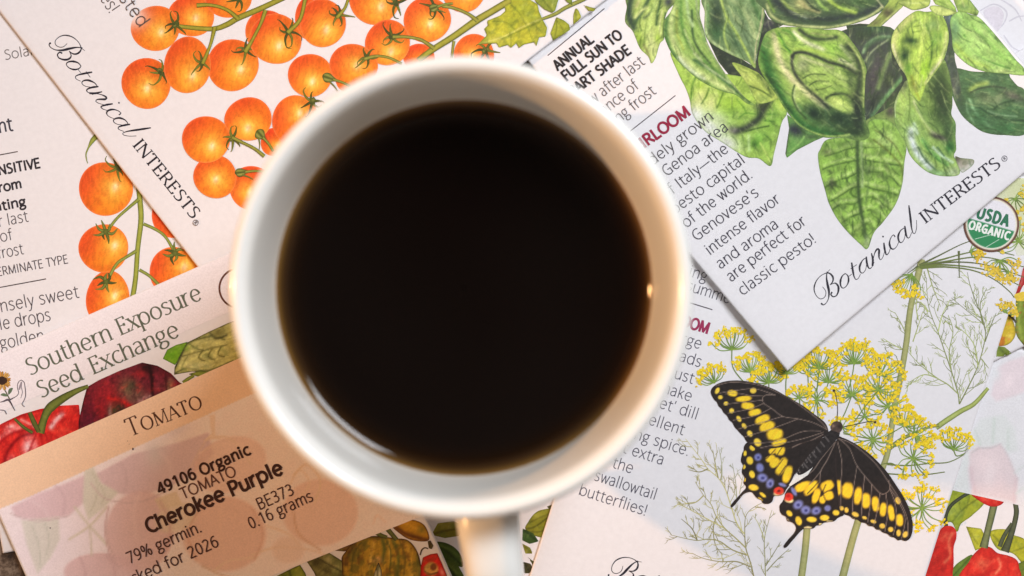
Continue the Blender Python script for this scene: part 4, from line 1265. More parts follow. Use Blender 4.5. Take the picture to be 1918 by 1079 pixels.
def seal(pk, x, y, r, rot):
    u = np.array([math.cos(R(rot)), math.sin(R(rot))])
    v = np.array([-u[1], u[0]])

    def M(a, b):
        return tuple(np.array([x, y]) + u * a + v * b)
    i = Ink()
    lo = [M(r * .86 * math.cos(t), r * .86 * math.sin(t)) for t in np.linspace(0.02, math.pi - .02, 40)]
    ring = [(x + r * math.cos(t), y + r * math.sin(t)) for t in np.linspace(0, 2 * math.pi, 64, endpoint=False)]
    i.region(ring, [('B', (98, 62, 48)), ('n', .1, .08, 3), ('h', x, y, r * .925, r * .925, 0, (232, 226, 206), 1, .04), ('h', x, y, r * .87, r * .87, 0, (228, 226, 232), 1, .04), ('P', lo, (46, 134, 84), 1, 1.5)], 1.5)
    i.k += 6
    i.ribbon([M(-r * .8, r * .42), M(-r * .2, r * .27)], .6, (180, 210, 190), smooth=False)
    i.ribbon([M(-r * .42, r * .68), M(r * .2, r * .30)], .6, (180, 210, 190), smooth=False)
    i.ribbon([M(r * .05, r * .84), M(r * .42, r * .45)], .6, (180, 210, 190), smooth=False)
    o = i.build("organic_seal", pk)
    i = Ink()
    text(i, "USDA", M(-r * .60, -r * .09), M(r * .56, -r * .09), 20, 2.7, (46, 112, 82), track=.10)
    text(i, "ORGANIC", M(-r * .76, r * .37), M(r * .74, r * .37), 14.5, 1.8, (232, 236, 230), track=.14)
    i.build("lettering", pk, parent=o)


seal(E_, 1857, 420, 52, 16.2)
# ------------------------------------------------------------------ basil packet
D_ = Packet("white basil seed packet lying askew at the upper right with big green leaves", (769, -149), 50.1 - 90, 709, 1100, (3.4, 4.2, 5.6), thick=.8, seed=2, puff=.5, curl=(0, 1, 1.1, 150))
DK = (62, 72, 62)
# dark hollows between the leaves
leaf(D_, [(1585, 48), (1610, 44), (1640, 46), (1668, 51), (1680, 60), (1672, 100), (1700, 140), (1722, 150), (1690, 200), (1660, 215), (1640, 232), (1622, 228), (1610, 150)], [('B', (70, 78, 66)), ('b', 1650, 60, 40, 14, 0, (62, 92, 60), .8), ('b', 1640, 150, 16, 50, 10, (80, 78, 80), .8), ('b', 1676, 200, 20, 20, 0, (98, 112, 70), .8)], smooth=False, fib=100)
leaf(D_, [(1322, 66), (1345, 84), (1414, 126), (1424, 60), (1431, 20), (1440, 36), (1470, 45), (1440, 62), (1424, 100), (1430, 140), (1456, 180), (1440, 196), (1415, 198), (1385, 165), (1345, 115)], [('B', DK), ('b', 1440, 42, 12, 10, 0, (78, 76, 90), .9), ('b', 1416, 130, 10, 30, 0, (84, 82, 74), .6)], smooth=False)
leaf(D_, [(1576, 58), (1600, 50), (1640, 49), (1668, 51), (1672, 62), (1668, 78), (1672, 120), (1690, 142), (1690, 152), (1662, 186), (1640, 214), (1622, 230), (1616, 150), (1604, 100)],
     [('B', (76, 84, 76)), ('b', 1640, 54, 30, 10, 0, (64, 98, 64), .9), ('b', 1612, 62, 22, 12, 0, (66, 80, 60), .8), ('l', [(1617, 98), (1628, 80), (1645, 70), (1667, 69)], 3.5, (134, 168, 124), .9), ('l', [(1622, 88), (1640, 76), (1664, 72)], 5, (84, 112, 80), .7),
      ('l', [(1621, 114), (1636, 94), (1664, 74)], 2.0, (158, 174, 138), .9), ('b', 1638, 140, 12, 42, 12, (88, 84, 86), .9), ('b', 1630, 115, 6, 16, 20, (98, 118, 90), .7), ('l', [(1668, 100), (1656, 130), (1645, 165)], 5, (126, 150, 94), .9), ('b', 1664, 148, 8, 18, 15, (72, 84, 58), .9),
      ('l', [(1690, 146), (1668, 172), (1650, 194), (1634, 216)], 4.5, (118, 164, 108), .95), ('l', [(1692, 152), (1672, 180), (1640, 214)], 1.4, (178, 196, 130), .9), ('b', 1636, 195, 8, 20, 20, (56, 66, 54), .8)], smooth=False, fib=100)
leaf(D_, [(1643, -8), (1656, 15), (1640, 35), (1622, 50), (1650, 50), (1668, 34), (1690, 14), (1700, -2), (1725, -8)], [('B', (152, 176, 84)), ('b', 1663, 24, 12, 10, 0, (88, 84, 62), .95), ('b', 1640, 42, 14, 8, -20, (110, 112, 74), .8), ('l', [(1690, 14), (1668, 30), (1650, 48)], 2.2, (190, 200, 130), .8), ('b', 1690, 4, 20, 8, 0, (172, 192, 92), .7)], smooth=False, fib=140)
# lower right leaf, dark
leaf(D_, [(1790, 128), (1824, 134), (1883, 136), (1893, 146), (1905, 160), (1921, 175), (1924, 247), (1879, 253), (1844, 248), (1821, 234), (1801, 215), (1788, 190), (1780, 165), (1776, 145)],
     [('B', (88, 122, 80)), ('b', 1790, 160, 8, 40, -12, (80, 86, 80), .95), ('b', 1850, 146, 40, 8, 0, (88, 122, 86), .9), ('l', [(1818, 168), (1830, 160), (1848, 156)], 5, (158, 182, 94), .9), ('l', [(1818, 173), (1838, 165), (1862, 162), (1884, 166)], 1.8, (66, 82, 58), .9),
      ('b', 1898, 180, 24, 9, 20, (108, 104, 94), .85), ('b', 1850, 188, 22, 12, 10, (132, 146, 104), .8), ('b', 1840, 178, 14, 6, 0, (92, 108, 80), .7), ('l', [(1816, 186), (1824, 205), (1844, 228), (1866, 246)], 2.8, (146, 184, 136), .95), ('l', [(1810, 190), (1812, 208), (1824, 230)], 2.0, (134, 172, 128), .8),
      ('b', 1838, 222, 10, 18, -40, (76, 120, 72), .8), ('l', [(1832, 200), (1856, 214), (1885, 224), (1922, 226)], 2.0, (58, 88, 56), .95), ('l', [(1850, 207), (1870, 215), (1905, 218)], 1.6, (140, 168, 128), .8), ('l', [(1862, 204), (1876, 194), (1900, 188)], 1.8, (58, 82, 54), .9), ('b', 1890, 206, 18, 8, 0, (94, 132, 84), .8), ('b', 1884, 240, 30, 9, 0, (76, 122, 72), .9), ('b', 1870, 186, 8, 10, 30, (160, 160, 124), .5), ('e', 2.0, (78, 108, 74), .6)], fib=20)
leaf(D_, [(1768, 30), (1786, 30), (1792, 60), (1788, 105), (1796, 140), (1800, 175), (1790, 185), (1782, 160), (1776, 130), (1766, 118), (1774, 88)], [('B', (82, 94, 84)), ('b', 1780, 36, 8, 10, 0, (108, 130, 140), .8), ('b', 1786, 160, 5, 20, 0, (96, 100, 92), .8), ('l', [(1784, 168), (1788, 184)], 2, (170, 176, 156), .7)], fib=90)
leaf(D_, [(1735, 150), (1755, 124), (1768, 112), (1776, 130), (1783, 165), (1784, 195), (1782, 214), (1790, 231), (1790, 256), (1791, 280), (1787, 292), (1797, 312), (1795, 328), (1766, 330), (1739, 323), (1716, 305), (1702, 286), (1694, 262), (1679, 243), (1673, 217), (1677, 188), (1690, 162), (1700, 150)],
     [('B', (156, 188, 98)), ('b', 1760, 170, 25, 62, 0, (58, 78, 46), 1), ('b', 1768, 205, 16, 30, 0, (62, 80, 50), .95), ('b', 1776, 246, 12, 24, 0, (66, 90, 56), .9), ('b', 1742, 200, 10, 22, -20, (130, 160, 74), .6), ('l', [(1712, 190), (1722, 215), (1738, 240), (1756, 254), (1772, 262)], 2.8, (202, 210, 156), .9), ('l', [(1712, 200), (1722, 220), (1740, 246)], 3.5, (168, 194, 96), .7),
      ('b', 1757, 256, 17, 5.5, 18, (66, 62, 62), .95), ('b', 1780, 276, 10, 13, 0, (56, 112, 56), .95), ('b', 1788, 240, 3, 14, 0, (106, 146, 90), .6),
      ('l', [(1706, 244), (1708, 264), (1720, 290), (1742, 314)], 7, (214, 222, 226), .98), ('l', [(1712, 232), (1718, 250)], 4, (196, 212, 196), .7), ('l', [(1720, 276), (1732, 298), (1752, 318)], 1.8, (78, 106, 82), .95), ('l', [(1728, 262), (1746, 286), (1774, 308)], 4.5, (112, 170, 86), .9), ('l', [(1734, 274), (1750, 294), (1766, 306)], 1.5, (70, 120, 56), .8), ('l', [(1748, 276), (1762, 290), (1784, 304)], 3, (196, 222, 194), .9), ('l', [(1756, 276), (1768, 292)], 1.6, (74, 108, 80), .9),
      ('b', 1690, 205, 9, 24, 5, (172, 198, 100), .9), ('l', [(1703, 168), (1704, 200), (1702, 225)], 1.5, (112, 134, 66), .9), ('l', [(1678, 210), (1690, 216)], 1.3, (110, 124, 70), .8), ('b', 1692, 158, 8, 14, 20, (92, 92, 84), .8), ('l', [(1684, 170), (1676, 200), (1676, 220)], 1.6, (200, 208, 170), .8), ('b', 1786, 322, 14, 10, 0, (196, 204, 176), .8), ('b', 1755, 324, 22, 6, 10, (150, 190, 140), .8), ('l', [(1712, 306), (1730, 322)], 1.5, (96, 140, 96), .7)], fib=60)
leaf(D_, [(1789, 294), (1800, 296), (1823, 299), (1823, 308), (1812, 318), (1800, 322)], [('B', (190, 182, 170)), ('b', 1794, 297, 9, 7, 0, (104, 96, 84), .95), ('b', 1806, 304, 10, 8, 0, (156, 146, 132), .8), ('b', 1820, 314, 8, 8, 0, (222, 220, 222), .9), ('b', 1803, 320, 8, 5, 0, (222, 220, 222), .8)])
# underside bits
leaf(D_, [(1620, 228), (1650, 210), (1673, 200), (1677, 230), (1684, 250), (1694, 264), (1690, 276), (1650, 250), (1626, 246)], [('B', (138, 160, 86)), ('b', 1668, 208, 10, 12, 0, (92, 84, 80), .9), ('b', 1655, 240, 12, 6, 10, (84, 84, 70), .9), ('b', 1632, 232, 8, 4, 0, (84, 92, 66), .8), ('l', [(1630, 226), (1650, 226), (1672, 240)], 2.0, (176, 198, 110), .8), ('l', [(1640, 244), (1664, 250), (1684, 266)], 2.0, (170, 196, 110), .8)])
leaf(D_, [(1474, 214), (1478, 240), (1471, 288), (1474, 296), (1493, 281), (1526, 264), (1545, 256), (1511, 244), (1491, 228)], [('B', (112, 160, 82)), ('b', 1490, 244, 16, 11, 20, (58, 56, 78), 1), ('l', [(1477, 240), (1471, 288)], 2.4, (84, 82, 84), .9), ('b', 1520, 256, 14, 5, 0, (72, 90, 62), .7), ('l', [(1480, 284), (1500, 266), (1506, 256)], 2.0, (150, 192, 104), .8), ('l', [(1474, 288), (1505, 274), (1536, 258)], 1.4, (104, 136, 84), .8)], smooth=False)
# lowest hanging leaf
vn = []
rnd = random.Random(11)
for k, (y0, xl, yl, xr, yr) in enumerate([(272, 1545, 292, 1672, 262), (296, 1540, 322, 1684, 300), (318, 1546, 350, 1690, 330), (346, 1552, 378, 1686, 352), (368, 1562, 396, 1674, 382), (392, 1576, 414, 1658, 402), (414, 1592, 434, 1642, 426)]):
    xm = 1604 + k * 2.6

    def j(x, y, q=5):
        return (x + rnd.uniform(-q, q), y + rnd.uniform(-q, q))
    L = [(xm, y0 + 4), j(xm * .7 + xl * .3, y0 + 2 + (yl - y0) * .25), j(xm * .35 + xl * .65, y0 + (yl - y0) * .5 + 4), j(xl, yl)]
    Q = [(xm + 8, y0 + 2), j(xm * .7 + xr * .3, y0 + 4), j(xm * .35 + xr * .65, (y0 + yr) / 2 + 6), j(xr, yr + 14)]
    for V_ in (L, Q):
        vn.append(('l', V_, rnd.uniform(1.6, 2.6), (84, 112, 50), rnd.uniform(.6, .9)))
        vn.append(('l', [(x + 2, y - 7) for x, y in V_], rnd.uniform(2.4, 3.6), (188, 212, 126), rnd.uniform(.6, .85)))
        for _ in range(3):
            t = rnd.randint(1, 2)
            x, y = V_[t]
            vn.append(('l', [(x, y), j(x + rnd.uniform(-6, 6), y + 9, 3), j(x + rnd.uniform(-12, 12), y + 17, 3)], rnd.uniform(1.0, 1.7), (92, 124, 52), rnd.uniform(.5, .85)))
        x, y = V_[2]
        vn.append(('b', x + rnd.uniform(-8, 8), y + rnd.uniform(4, 12), rnd.uniform(4, 8), rnd.uniform(3, 6), rnd.uniform(0, 90), rnd.choice([(84, 104, 58), (98, 138, 52), (74, 92, 54)]), .75))
        vn.append(('b', x + rnd.uniform(-12, 12), y + rnd.uniform(-8, 4), rnd.uniform(5, 9), rnd.uniform(3, 6), rnd.uniform(0, 90), (164, 206, 92), .7))
leaf(D_, [(1548, 262), (1536, 280), (1532, 292), (1536, 322), (1545, 355), (1553, 382), (1568, 410), (1588, 435), (1612, 458), (1625, 466), (1637, 436), (1655, 415), (1678, 382), (1690, 345), (1694, 305), (1698, 275), (1690, 255), (1672, 230), (1650, 222), (1626, 228), (1626, 256), (1605, 262), (1580, 257)],
     [('B', (148, 186, 82))] + vn + [('b', 1660, 262, 22, 16, 30, (182, 206, 120), .9), ('l', [(1636, 262), (1664, 284), (1688, 312), (1690, 340)], 2.2, (118, 134, 58), .9), ('l', [(1640, 244), (1672, 268), (1690, 296)], 1.6, (120, 130, 66), .8), ('l', [(1628, 260), (1648, 290), (1668, 324)], 3, (126, 152, 72), .7),
      ('b', 1550, 284, 12, 7, 0, (96, 104, 66), .8), ('b', 1549, 272, 10, 6, 20, (104, 134, 62), .7), ('b', 1557, 345, 5, 12, 0, (76, 82, 60), .9), ('b', 1580, 270, 24, 6, 0, (104, 134, 66), .7), ('b', 1626, 320, 8, 12, 0, (84, 106, 60), .8), ('b', 1655, 330, 14, 6, 30, (92, 120, 58), .8), ('b', 1655, 372, 12, 6, 40, (96, 126, 60), .8), ('b', 1640, 388, 6, 10, 0, (150, 190, 84), .7), ('b', 1578, 410, 5, 14, -30, (92, 116, 58), .7),
      ('l', [(1606, 264), (1607, 320), (1609, 370), (1616, 415), (1622, 445)], 4.2, (70, 94, 52), .95), ('l', [(1613, 268), (1615, 310), (1615, 350)], 3.4, (150, 172, 116), .85), ('l', [(1620, 300), (1626, 340), (1622, 380)], 2.5, (112, 142, 74), .7), ('b', 1624, 456, 8, 14, 10, (176, 190, 146), .8), ('b', 1606, 430, 10, 14, 30, (126, 148, 78), .6), ('e', 2.2, (152, 178, 104), .75)], n=(.14, .16))
# long lower left leaf fading into the paper
FADE = (226, 224, 222)
leaf(D_, [(1256, 98), (1271, 139), (1284, 165), (1292, 188), (1298, 215), (1320, 245), (1350, 265), (1395, 293), (1421, 297), (1443, 311), (1450, 287), (1458, 255), (1465, 228), (1474, 213), (1468, 195), (1452, 175), (1420, 150), (1340, 135), (1290, 120)],
     [('B', (164, 198, 90)), ('b', 1312, 180, 12, 22, 10, (214, 222, 146), .8), ('b', 1333, 195, 10, 20, 10, (216, 222, 156), .8), ('l', [(1304, 143), (1297, 160), (1294, 188)], 2.2, (92, 134, 50), .95), ('l', [(1328, 166), (1322, 182), (1314, 194)], 1.8, (92, 128, 50), .9), ('l', [(1354, 174), (1350, 186), (1343, 202)], 1.8, (84, 118, 50), .9), ('b', 1370, 195, 22, 20, 0, (148, 190, 66), .8), ('b', 1310, 160, 10, 8, 0, (170, 206, 76), .7),
      ('b', 1300, 214, 20, 20, 0, FADE, .95), ('b', 1328, 238, 34, 22, 25, FADE, .98), ('b', 1362, 268, 26, 15, 25, FADE, .9), ('b', 1345, 222, 18, 12, 30, (216, 226, 176), .7),
      ('l', [(1380, 186), (1392, 200), (1398, 212)], 1.6, (104, 150, 52), .8), ('l', [(1384, 222), (1396, 212), (1414, 214)], 1.4, (104, 150, 56), .8), ('b', 1448, 225, 16, 30, 10, (140, 186, 76), .8), ('b', 1420, 262, 16, 16, 0, (126, 178, 72), .8), ('b', 1414, 270, 8, 7, 0, (84, 134, 50), .9), ('l', [(1402, 254), (1403, 282)], 3, (196, 222, 150), .8), ('l', [(1424, 268), (1434, 286), (1443, 306)], 1.8, (194, 216, 110), .9), ('l', [(1398, 246), (1420, 240), (1440, 236)], 1.6, (76, 108, 46), .9),
      ('l', [(1436, 214), (1452, 214)], 1.6, (98, 146, 58), .8), ('l', [(1432, 226), (1450, 228)], 1.5, (98, 146, 58), .8), ('l', [(1432, 252), (1444, 262)], 1.5, (92, 140, 56), .8), ('l', [(1472, 215), (1462, 245), (1446, 298)], 2.5, (178, 206, 112), .9), ('b', 1464, 200, 7, 10, 0, (186, 204, 96), .7),
      ('l', [(1442, 186), (1430, 204), (1421, 222), (1400, 238), (1378, 246)], 7.5, (66, 74, 62), 1), ('b', 1372, 243, 9, 7, 0, (152, 142, 140), .85), ('b', 1424, 200, 12, 8, 0, (66, 74, 60), .9)], n=(.12, .11))
leaf(D_, [(1372, 117), (1412, 132), (1428, 144), (1456, 178), (1450, 188), (1420, 193), (1405, 168), (1388, 142)], [('B', (174, 196, 98)), ('b', 1395, 140, 14, 12, 40, (188, 204, 112), .8), ('l', [(1378, 120), (1404, 132), (1424, 146)], 2, (120, 140, 66), .7), ('l', [(1404, 161), (1426, 170), (1445, 182)], 1.8, (84, 108, 50), .95), ('l', [(1420, 140), (1434, 158), (1444, 176)], 2.2, (84, 104, 54), .8), ('l', [(1426, 140), (1442, 160), (1454, 176)], 2.5, (150, 176, 84), .8), ('b', 1428, 184, 14, 6, 10, (140, 168, 88), .8)], fib=50)
# far left leaf
leaf(D_, [(1180, -8), (1174, 15), (1171, 41), (1184, 57), (1190, 70), (1199, 91), (1214, 106), (1220, 119), (1228, 108), (1236, 82), (1244, 72), (1244, 46), (1250, 22), (1268, -8)],
     [('B', (172, 196, 104)), ('b', 1222, 85, 12, 34, -10, (204, 214, 150), .8), ('l', [(1182, -6), (1178, 25), (1186, 52)], 8, (66, 84, 72), 1), ('l', [(1216, -4), (1204, 20), (1188, 44)], 4, (76, 102, 70), .95), ('l', [(1200, -4), (1192, 12)], 3.5, (196, 202, 134), .9), ('l', [(1213, 14), (1201, 20), (1190, 32)], 3.2, (196, 208, 136), .9), ('l', [(1232, -6), (1220, 22), (1206, 34)], 3, (92, 114, 76), .8), ('l', [(1237, 2), (1231, 28), (1230, 46)], 3.2, (72, 100, 60), .9), ('b', 1252, 4, 9, 10, 0, (68, 74, 82), .95), ('l', [(1228, 0), (1220, 34), (1212, 60)], 4, (184, 208, 120), .8), ('l', [(1212, 36), (1208, 60), (1206, 84)], 1.6, (128, 154, 80), .8),
      ('b', 1196, 74, 8, 14, -20, (150, 184, 66), .8), ('l', [(1240, 20), (1236, 46), (1238, 66)], 2.4, (198, 210, 144), .8), ('l', [(1246, 24), (1243, 50), (1243, 70)], 1.8, (72, 98, 62), .9), ('l', [(1206, 84), (1214, 100), (1218, 114)], 2.4, (130, 132, 84), .8), ('b', 1232, 72, 6, 8, 0, (158, 192, 72), .8), ('l', [(1173, 44), (1188, 66)], 2.5, (150, 160, 124), .7)], fib=105)
# long folded leaf
leaf(D_, [(1272, -8), (1256, 22), (1245, 37), (1243, 56), (1246, 74), (1258, 100), (1275, 120), (1303, 145), (1325, 159), (1355, 172), (1378, 178), (1399, 194), (1415, 197), (1394, 181), (1366, 148), (1344, 115), (1326, 82), (1318, 55), (1311, 30), (1308, -8)],
     [('B', (146, 180, 96)), ('l', [(1252, 30), (1247, 60), (1256, 92), (1276, 118), (1302, 141)], 4.5, (76, 118, 66), .95), ('l', [(1262, 14), (1257, 55), (1268, 94), (1298, 126), (1340, 156), (1375, 172)], 6, (190, 208, 138), .95), ('l', [(1272, 108), (1290, 128), (1318, 148)], 4, (208, 222, 190), .9), ('l', [(1275, 4), (1278, 50), (1296, 92), (1336, 128), (1370, 156)], 3.5, (98, 144, 70), .9), ('l', [(1268, 20), (1268, 60), (1280, 92)], 2.5, (160, 170, 80), .6),
      ('l', [(1296, 20), (1298, 66), (1310, 94), (1330, 118)], 2.6, (66, 96, 58), .9), ('l', [(1286, 0), (1290, 30), (1298, 48)], 3.4, (176, 206, 150), .9), ('l', [(1282, 56), (1296, 90), (1314, 112)], 2.4, (180, 202, 138), .8), ('l', [(1300, 112), (1340, 138), (1382, 172)], 3.4, (76, 116, 74), .9), ('l', [(1300, 100), (1322, 124), (1348, 142), (1368, 156)], 2.2, (186, 206, 156), .85), ('l', [(1318, 72), (1336, 104), (1356, 138)], 3, (124, 162, 100), .8),
      ('l', [(1304, 0), (1308, 34), (1318, 66)], 2.2, (150, 168, 130), .8), ('l', [(1323, 80), (1345, 117), (1372, 157), (1396, 183)], 1.7, (204, 212, 164), .95), ('l', [(1380, 172), (1404, 192)], 3, (70, 104, 62), .8), ('l', [(1302, 144), (1340, 166), (1378, 178)], 2.2, (92, 130, 66), .8)], fib=55)
# front leaf with pointed tip
leaf(D_, [(1322, -8), (1320, 24), (1320, 60), (1331, 80), (1366, 101), (1400, 116), (1415, 128), (1416, 110), (1424, 70), (1431, 37), (1432, 18), (1428, -8)],
     [('B', (122, 150, 104)), ('b', 1343, 30, 13, 38, 0, (56, 74, 60), 1), ('b', 1342, 62, 12, 16, -20, (66, 108, 68), .8), ('l', [(1323, -4), (1322, 54), (1336, 80), (1372, 102), (1412, 126)], 2.8, (182, 206, 152), .95), ('l', [(1326, 10), (1326, 50)], 3, (128, 170, 110), .7), ('b', 1385, 45, 18, 40, -20, (126, 150, 112), .7), ('b', 1400, 80, 10, 30, -10, (112, 138, 104), .8), ('l', [(1372, 0), (1394, 22), (1410, 50), (1414, 70)], 4.5, (172, 190, 136), .9), ('l', [(1408, -4), (1416, 18), (1424, 36)], 4.5, (74, 114, 66), .9), ('b', 1386, 20, 7, 18, -30, (86, 120, 76), .7), ('l', [(1385, 45), (1400, 75), (1406, 105)], 2.5, (96, 124, 88), .7),
      ('b', 1378, 80, 7, 22, -32, (74, 104, 74), .95), ('l', [(1350, -4), (1360, 30), (1382, 66), (1400, 100), (1413, 124)], 2.4, (170, 198, 98), .95), ('l', [(1361, 38), (1356, 60), (1360, 82), (1366, 94)], 2.2, (166, 194, 104), .9), ('l', [(1430, 14), (1424, 52), (1416, 84), (1414, 118)], 1.4, (190, 188, 150), .95), ('l', [(1424, 20), (1418, 50)], 2, (120, 160, 100), .6)], fib=65)
# top folded leaf
leaf(D_, [(1430, -8), (1434, 20), (1445, 37), (1465, 46), (1490, 50), (1520, 54), (1555, 54), (1598, 45), (1628, 34), (1656, 15), (1643, -8)],
     [('B', (88, 112, 76)), ('l', [(1452, 0), (1476, 24), (1512, 36), (1560, 36), (1612, 26), (1645, 12)], 8, (58, 70, 66), 1), ('l', [(1462, -4), (1476, 12), (1494, 24)], 3.4, (150, 172, 92), .9), ('b', 1500, 8, 16, 12, 30, (172, 172, 112), .9), ('l', [(1498, 2), (1514, 16), (1534, 22)], 4, (170, 166, 116), .85), ('l', [(1506, -6), (1522, 14), (1534, 20)], 2.2, (52, 68, 50), .9), ('l', [(1526, -6), (1540, 12), (1550, 18)], 3.4, (160, 198, 100), .9), ('l', [(1552, 0), (1572, 14), (1602, 23)], 4.2, (168, 200, 84), .95), ('l', [(1540, 0), (1556, 16)], 2, (90, 118, 60), .8), ('b', 1615, 4, 26, 8, 0, (76, 108, 62), .9), ('l', [(1578, 8), (1606, 18)], 2, (110, 144, 66), .7), ('l', [(1500, 34), (1540, 44), (1585, 38)], 4, (70, 92, 64), .7), ('l', [(1478, 20), (1510, 34)], 2, (120, 132, 130), .6),
      ('l', [(1436, 8), (1446, 30), (1475, 44), (1520, 50), (1562, 50), (1600, 41), (1632, 28), (1652, 13)], 2.6, (182, 192, 132), .95), ('l', [(1640, -4), (1648, 6), (1655, 15)], 1.3, (196, 194, 160), .95), ('l', [(1438, 0), (1450, 22)], 2.4, (128, 164, 72), .8)], fib=15)
# main centre leaf
leaf(D_, [(1461, 51), (1440, 58), (1431, 68), (1424, 90), (1420, 115), (1428, 140), (1454, 178), (1473, 208), (1495, 234), (1523, 250), (1548, 258), (1580, 257), (1605, 263), (1622, 261), (1629, 250), (1622, 228), (1619, 200), (1621, 148), (1623, 130), (1613, 104), (1599, 82), (1576, 58), (1540, 55), (1498, 51)],
     [('B', (150, 182, 90)), ('b', 1520, 140, 30, 30, 30, (164, 190, 104), .6),
      ('l', [(1431, 80), (1434, 112), (1452, 160), (1476, 204), (1508, 238), (1560, 252)], 12, (62, 116, 54), 1), ('l', [(1436, 140), (1456, 178), (1480, 210)], 5, (46, 80, 46), .8), ('b', 1434, 78, 6, 16, 0, (124, 158, 84), .7),
      ('l', [(1450, 66), (1458, 104), (1474, 136), (1500, 164), (1546, 200)], 7, (214, 210, 164), .97), ('l', [(1454, 58), (1464, 80), (1480, 98)], 3, (136, 186, 68), .9), ('l', [(1459, 62), (1470, 84), (1480, 97)], 2, (70, 128, 44), .9),
      ('b', 1492, 76, 24, 14, 15, (160, 202, 90), .9), ('l', [(1487, 60), (1508, 78), (1542, 92)], 4.2, (216, 220, 188), .95), ('l', [(1466, 56), (1480, 60), (1490, 74)], 2.2, (90, 150, 54), .8), ('l', [(1498, 56), (1518, 70), (1545, 74), (1566, 70)], 4.2, (62, 76, 54), .95), ('l', [(1520, 62), (1545, 66), (1560, 68)], 1.8, (160, 168, 110), .7), ('b', 1560, 90, 22, 10, 20, (156, 204, 82), .9), ('l', [(1575, 86), (1590, 104), (1600, 118)], 4, (196, 212, 156), .8), ('l', [(1574, 112), (1590, 120), (1600, 130)], 4.5, (220, 222, 186), .95), ('l', [(1550, 98), (1575, 106), (1594, 118)], 1.3, (96, 136, 56), .8), ('l', [(1490, 92), (1520, 94), (1556, 108)], 3, (160, 190, 80), .8),
      ('l', [(1484, 108), (1488, 100), (1502, 98), (1524, 104), (1552, 116), (1582, 125), (1603, 138)], 3.3, (54, 62, 50), 1), ('l', [(1484, 106), (1484, 124), (1494, 146), (1515, 168), (1540, 190), (1553, 204)], 3.4, (58, 62, 58), 1),
      ('b', 1503, 122, 14, 14, 20, (154, 166, 124), .9), ('l', [(1500, 106), (1530, 118), (1560, 128)], 3.5, (184, 192, 142), .8), ('l', [(1545, 130), (1572, 142), (1584, 152)], 4.5, (172, 196, 118), .85), ('b', 1530, 160, 24, 14, 20, (166, 200, 96), .7),
      ('l', [(1504, 147), (1520, 139), (1546, 140)], 1.4, (86, 106, 58), .9), ('l', [(1516, 160), (1530, 152), (1552, 153)], 1.5, (86, 106, 58), .9), ('l', [(1528, 168), (1544, 166), (1558, 160)], 1.4, (96, 116, 60), .8), ('l', [(1548, 184), (1564, 176), (1586, 177), (1602, 192)], 3.2, (52, 70, 42), .95),
      ('l', [(1588, 88), (1608, 112), (1610, 150), (1606, 190), (1610, 240)], 8.5, (64, 78, 56), .95), ('b', 1594, 150, 8, 26, 0, (86, 104, 70), .8), ('b', 1580, 168, 12, 6, 30, (150, 184, 90), .6),
      ('b', 1576, 224, 40, 26, 20, (42, 66, 46), 1), ('b', 1606, 210, 12, 34, 0, (50, 62, 50), .95), ('b', 1524, 212, 26, 15, 38, (40, 64, 46), 1), ('l', [(1495, 195), (1520, 226), (1560, 244)], 3, (84, 124, 70), .7), ('l', [(1546, 206), (1550, 226), (1562, 240)], 3, (74, 106, 70), .8), ('b', 1600, 248, 26, 8, 0, (48, 68, 46), .9),
      ('h', 1575, 197, 24, 11, 28, (182, 206, 106), .95, .5), ('b', 1568, 190, 14, 6, 20, (196, 214, 128), .6), ('b', 1493, 174, 7, 14, -20, (192, 212, 130), .9), ('l', [(1488, 168), (1488, 190), (1498, 208)], 2.6, (178, 192, 140), .8), ('l', [(1488, 160), (1484, 180), (1494, 205), (1510, 222)], 2, (52, 76, 44), .8),
      ('l', [(1473, 208), (1498, 235), (1528, 250), (1562, 256), (1590, 252)], 2.2, (168, 192, 104), .95), ('l', [(1500, 228), (1540, 248), (1580, 250)], 2, (64, 116, 60), .7), ('l', [(1428, 136), (1452, 174), (1474, 208)], 2, (150, 188, 84), .8),
      ('l', [(1570, 58), (1596, 88), (1612, 114), (1619, 145), (1618, 200)], 2.2, (168, 188, 108), .95)], fib=35)
# bright upper leaves
leaf(D_, [(1795, 21), (1818, 27), (1834, 33), (1853, 52), (1881, 85), (1903, 112), (1918, 128), (1920, 141), (1881, 138), (1844, 134), (1816, 123), (1794, 105), (1785, 91), (1783, 70), (1780, 37)],
     [('B', (160, 204, 108)), ('b', 1788, 55, 12, 24, 0, (112, 152, 108), .9), ('b', 1835, 70, 22, 26, -30, (180, 216, 132), .8), ('l', [(1806, 66), (1820, 92), (1845, 112), (1892, 129)], 1.7, (88, 146, 58), .95), ('l', [(1808, 72), (1826, 100), (1856, 120), (1890, 132)], 3, (178, 214, 128), .7), ('l', [(1812, 40), (1850, 78), (1884, 112)], 4, (140, 196, 92), .6), ('l', [(1790, 84), (1815, 112), (1850, 126)], 5, (168, 198, 90), .8), ('b', 1880, 134, 26, 4, 4, (206, 222, 150), .8), ('l', [(1836, 40), (1872, 80), (1900, 112)], 2.4, (116, 168, 92), .6)], fib=40)
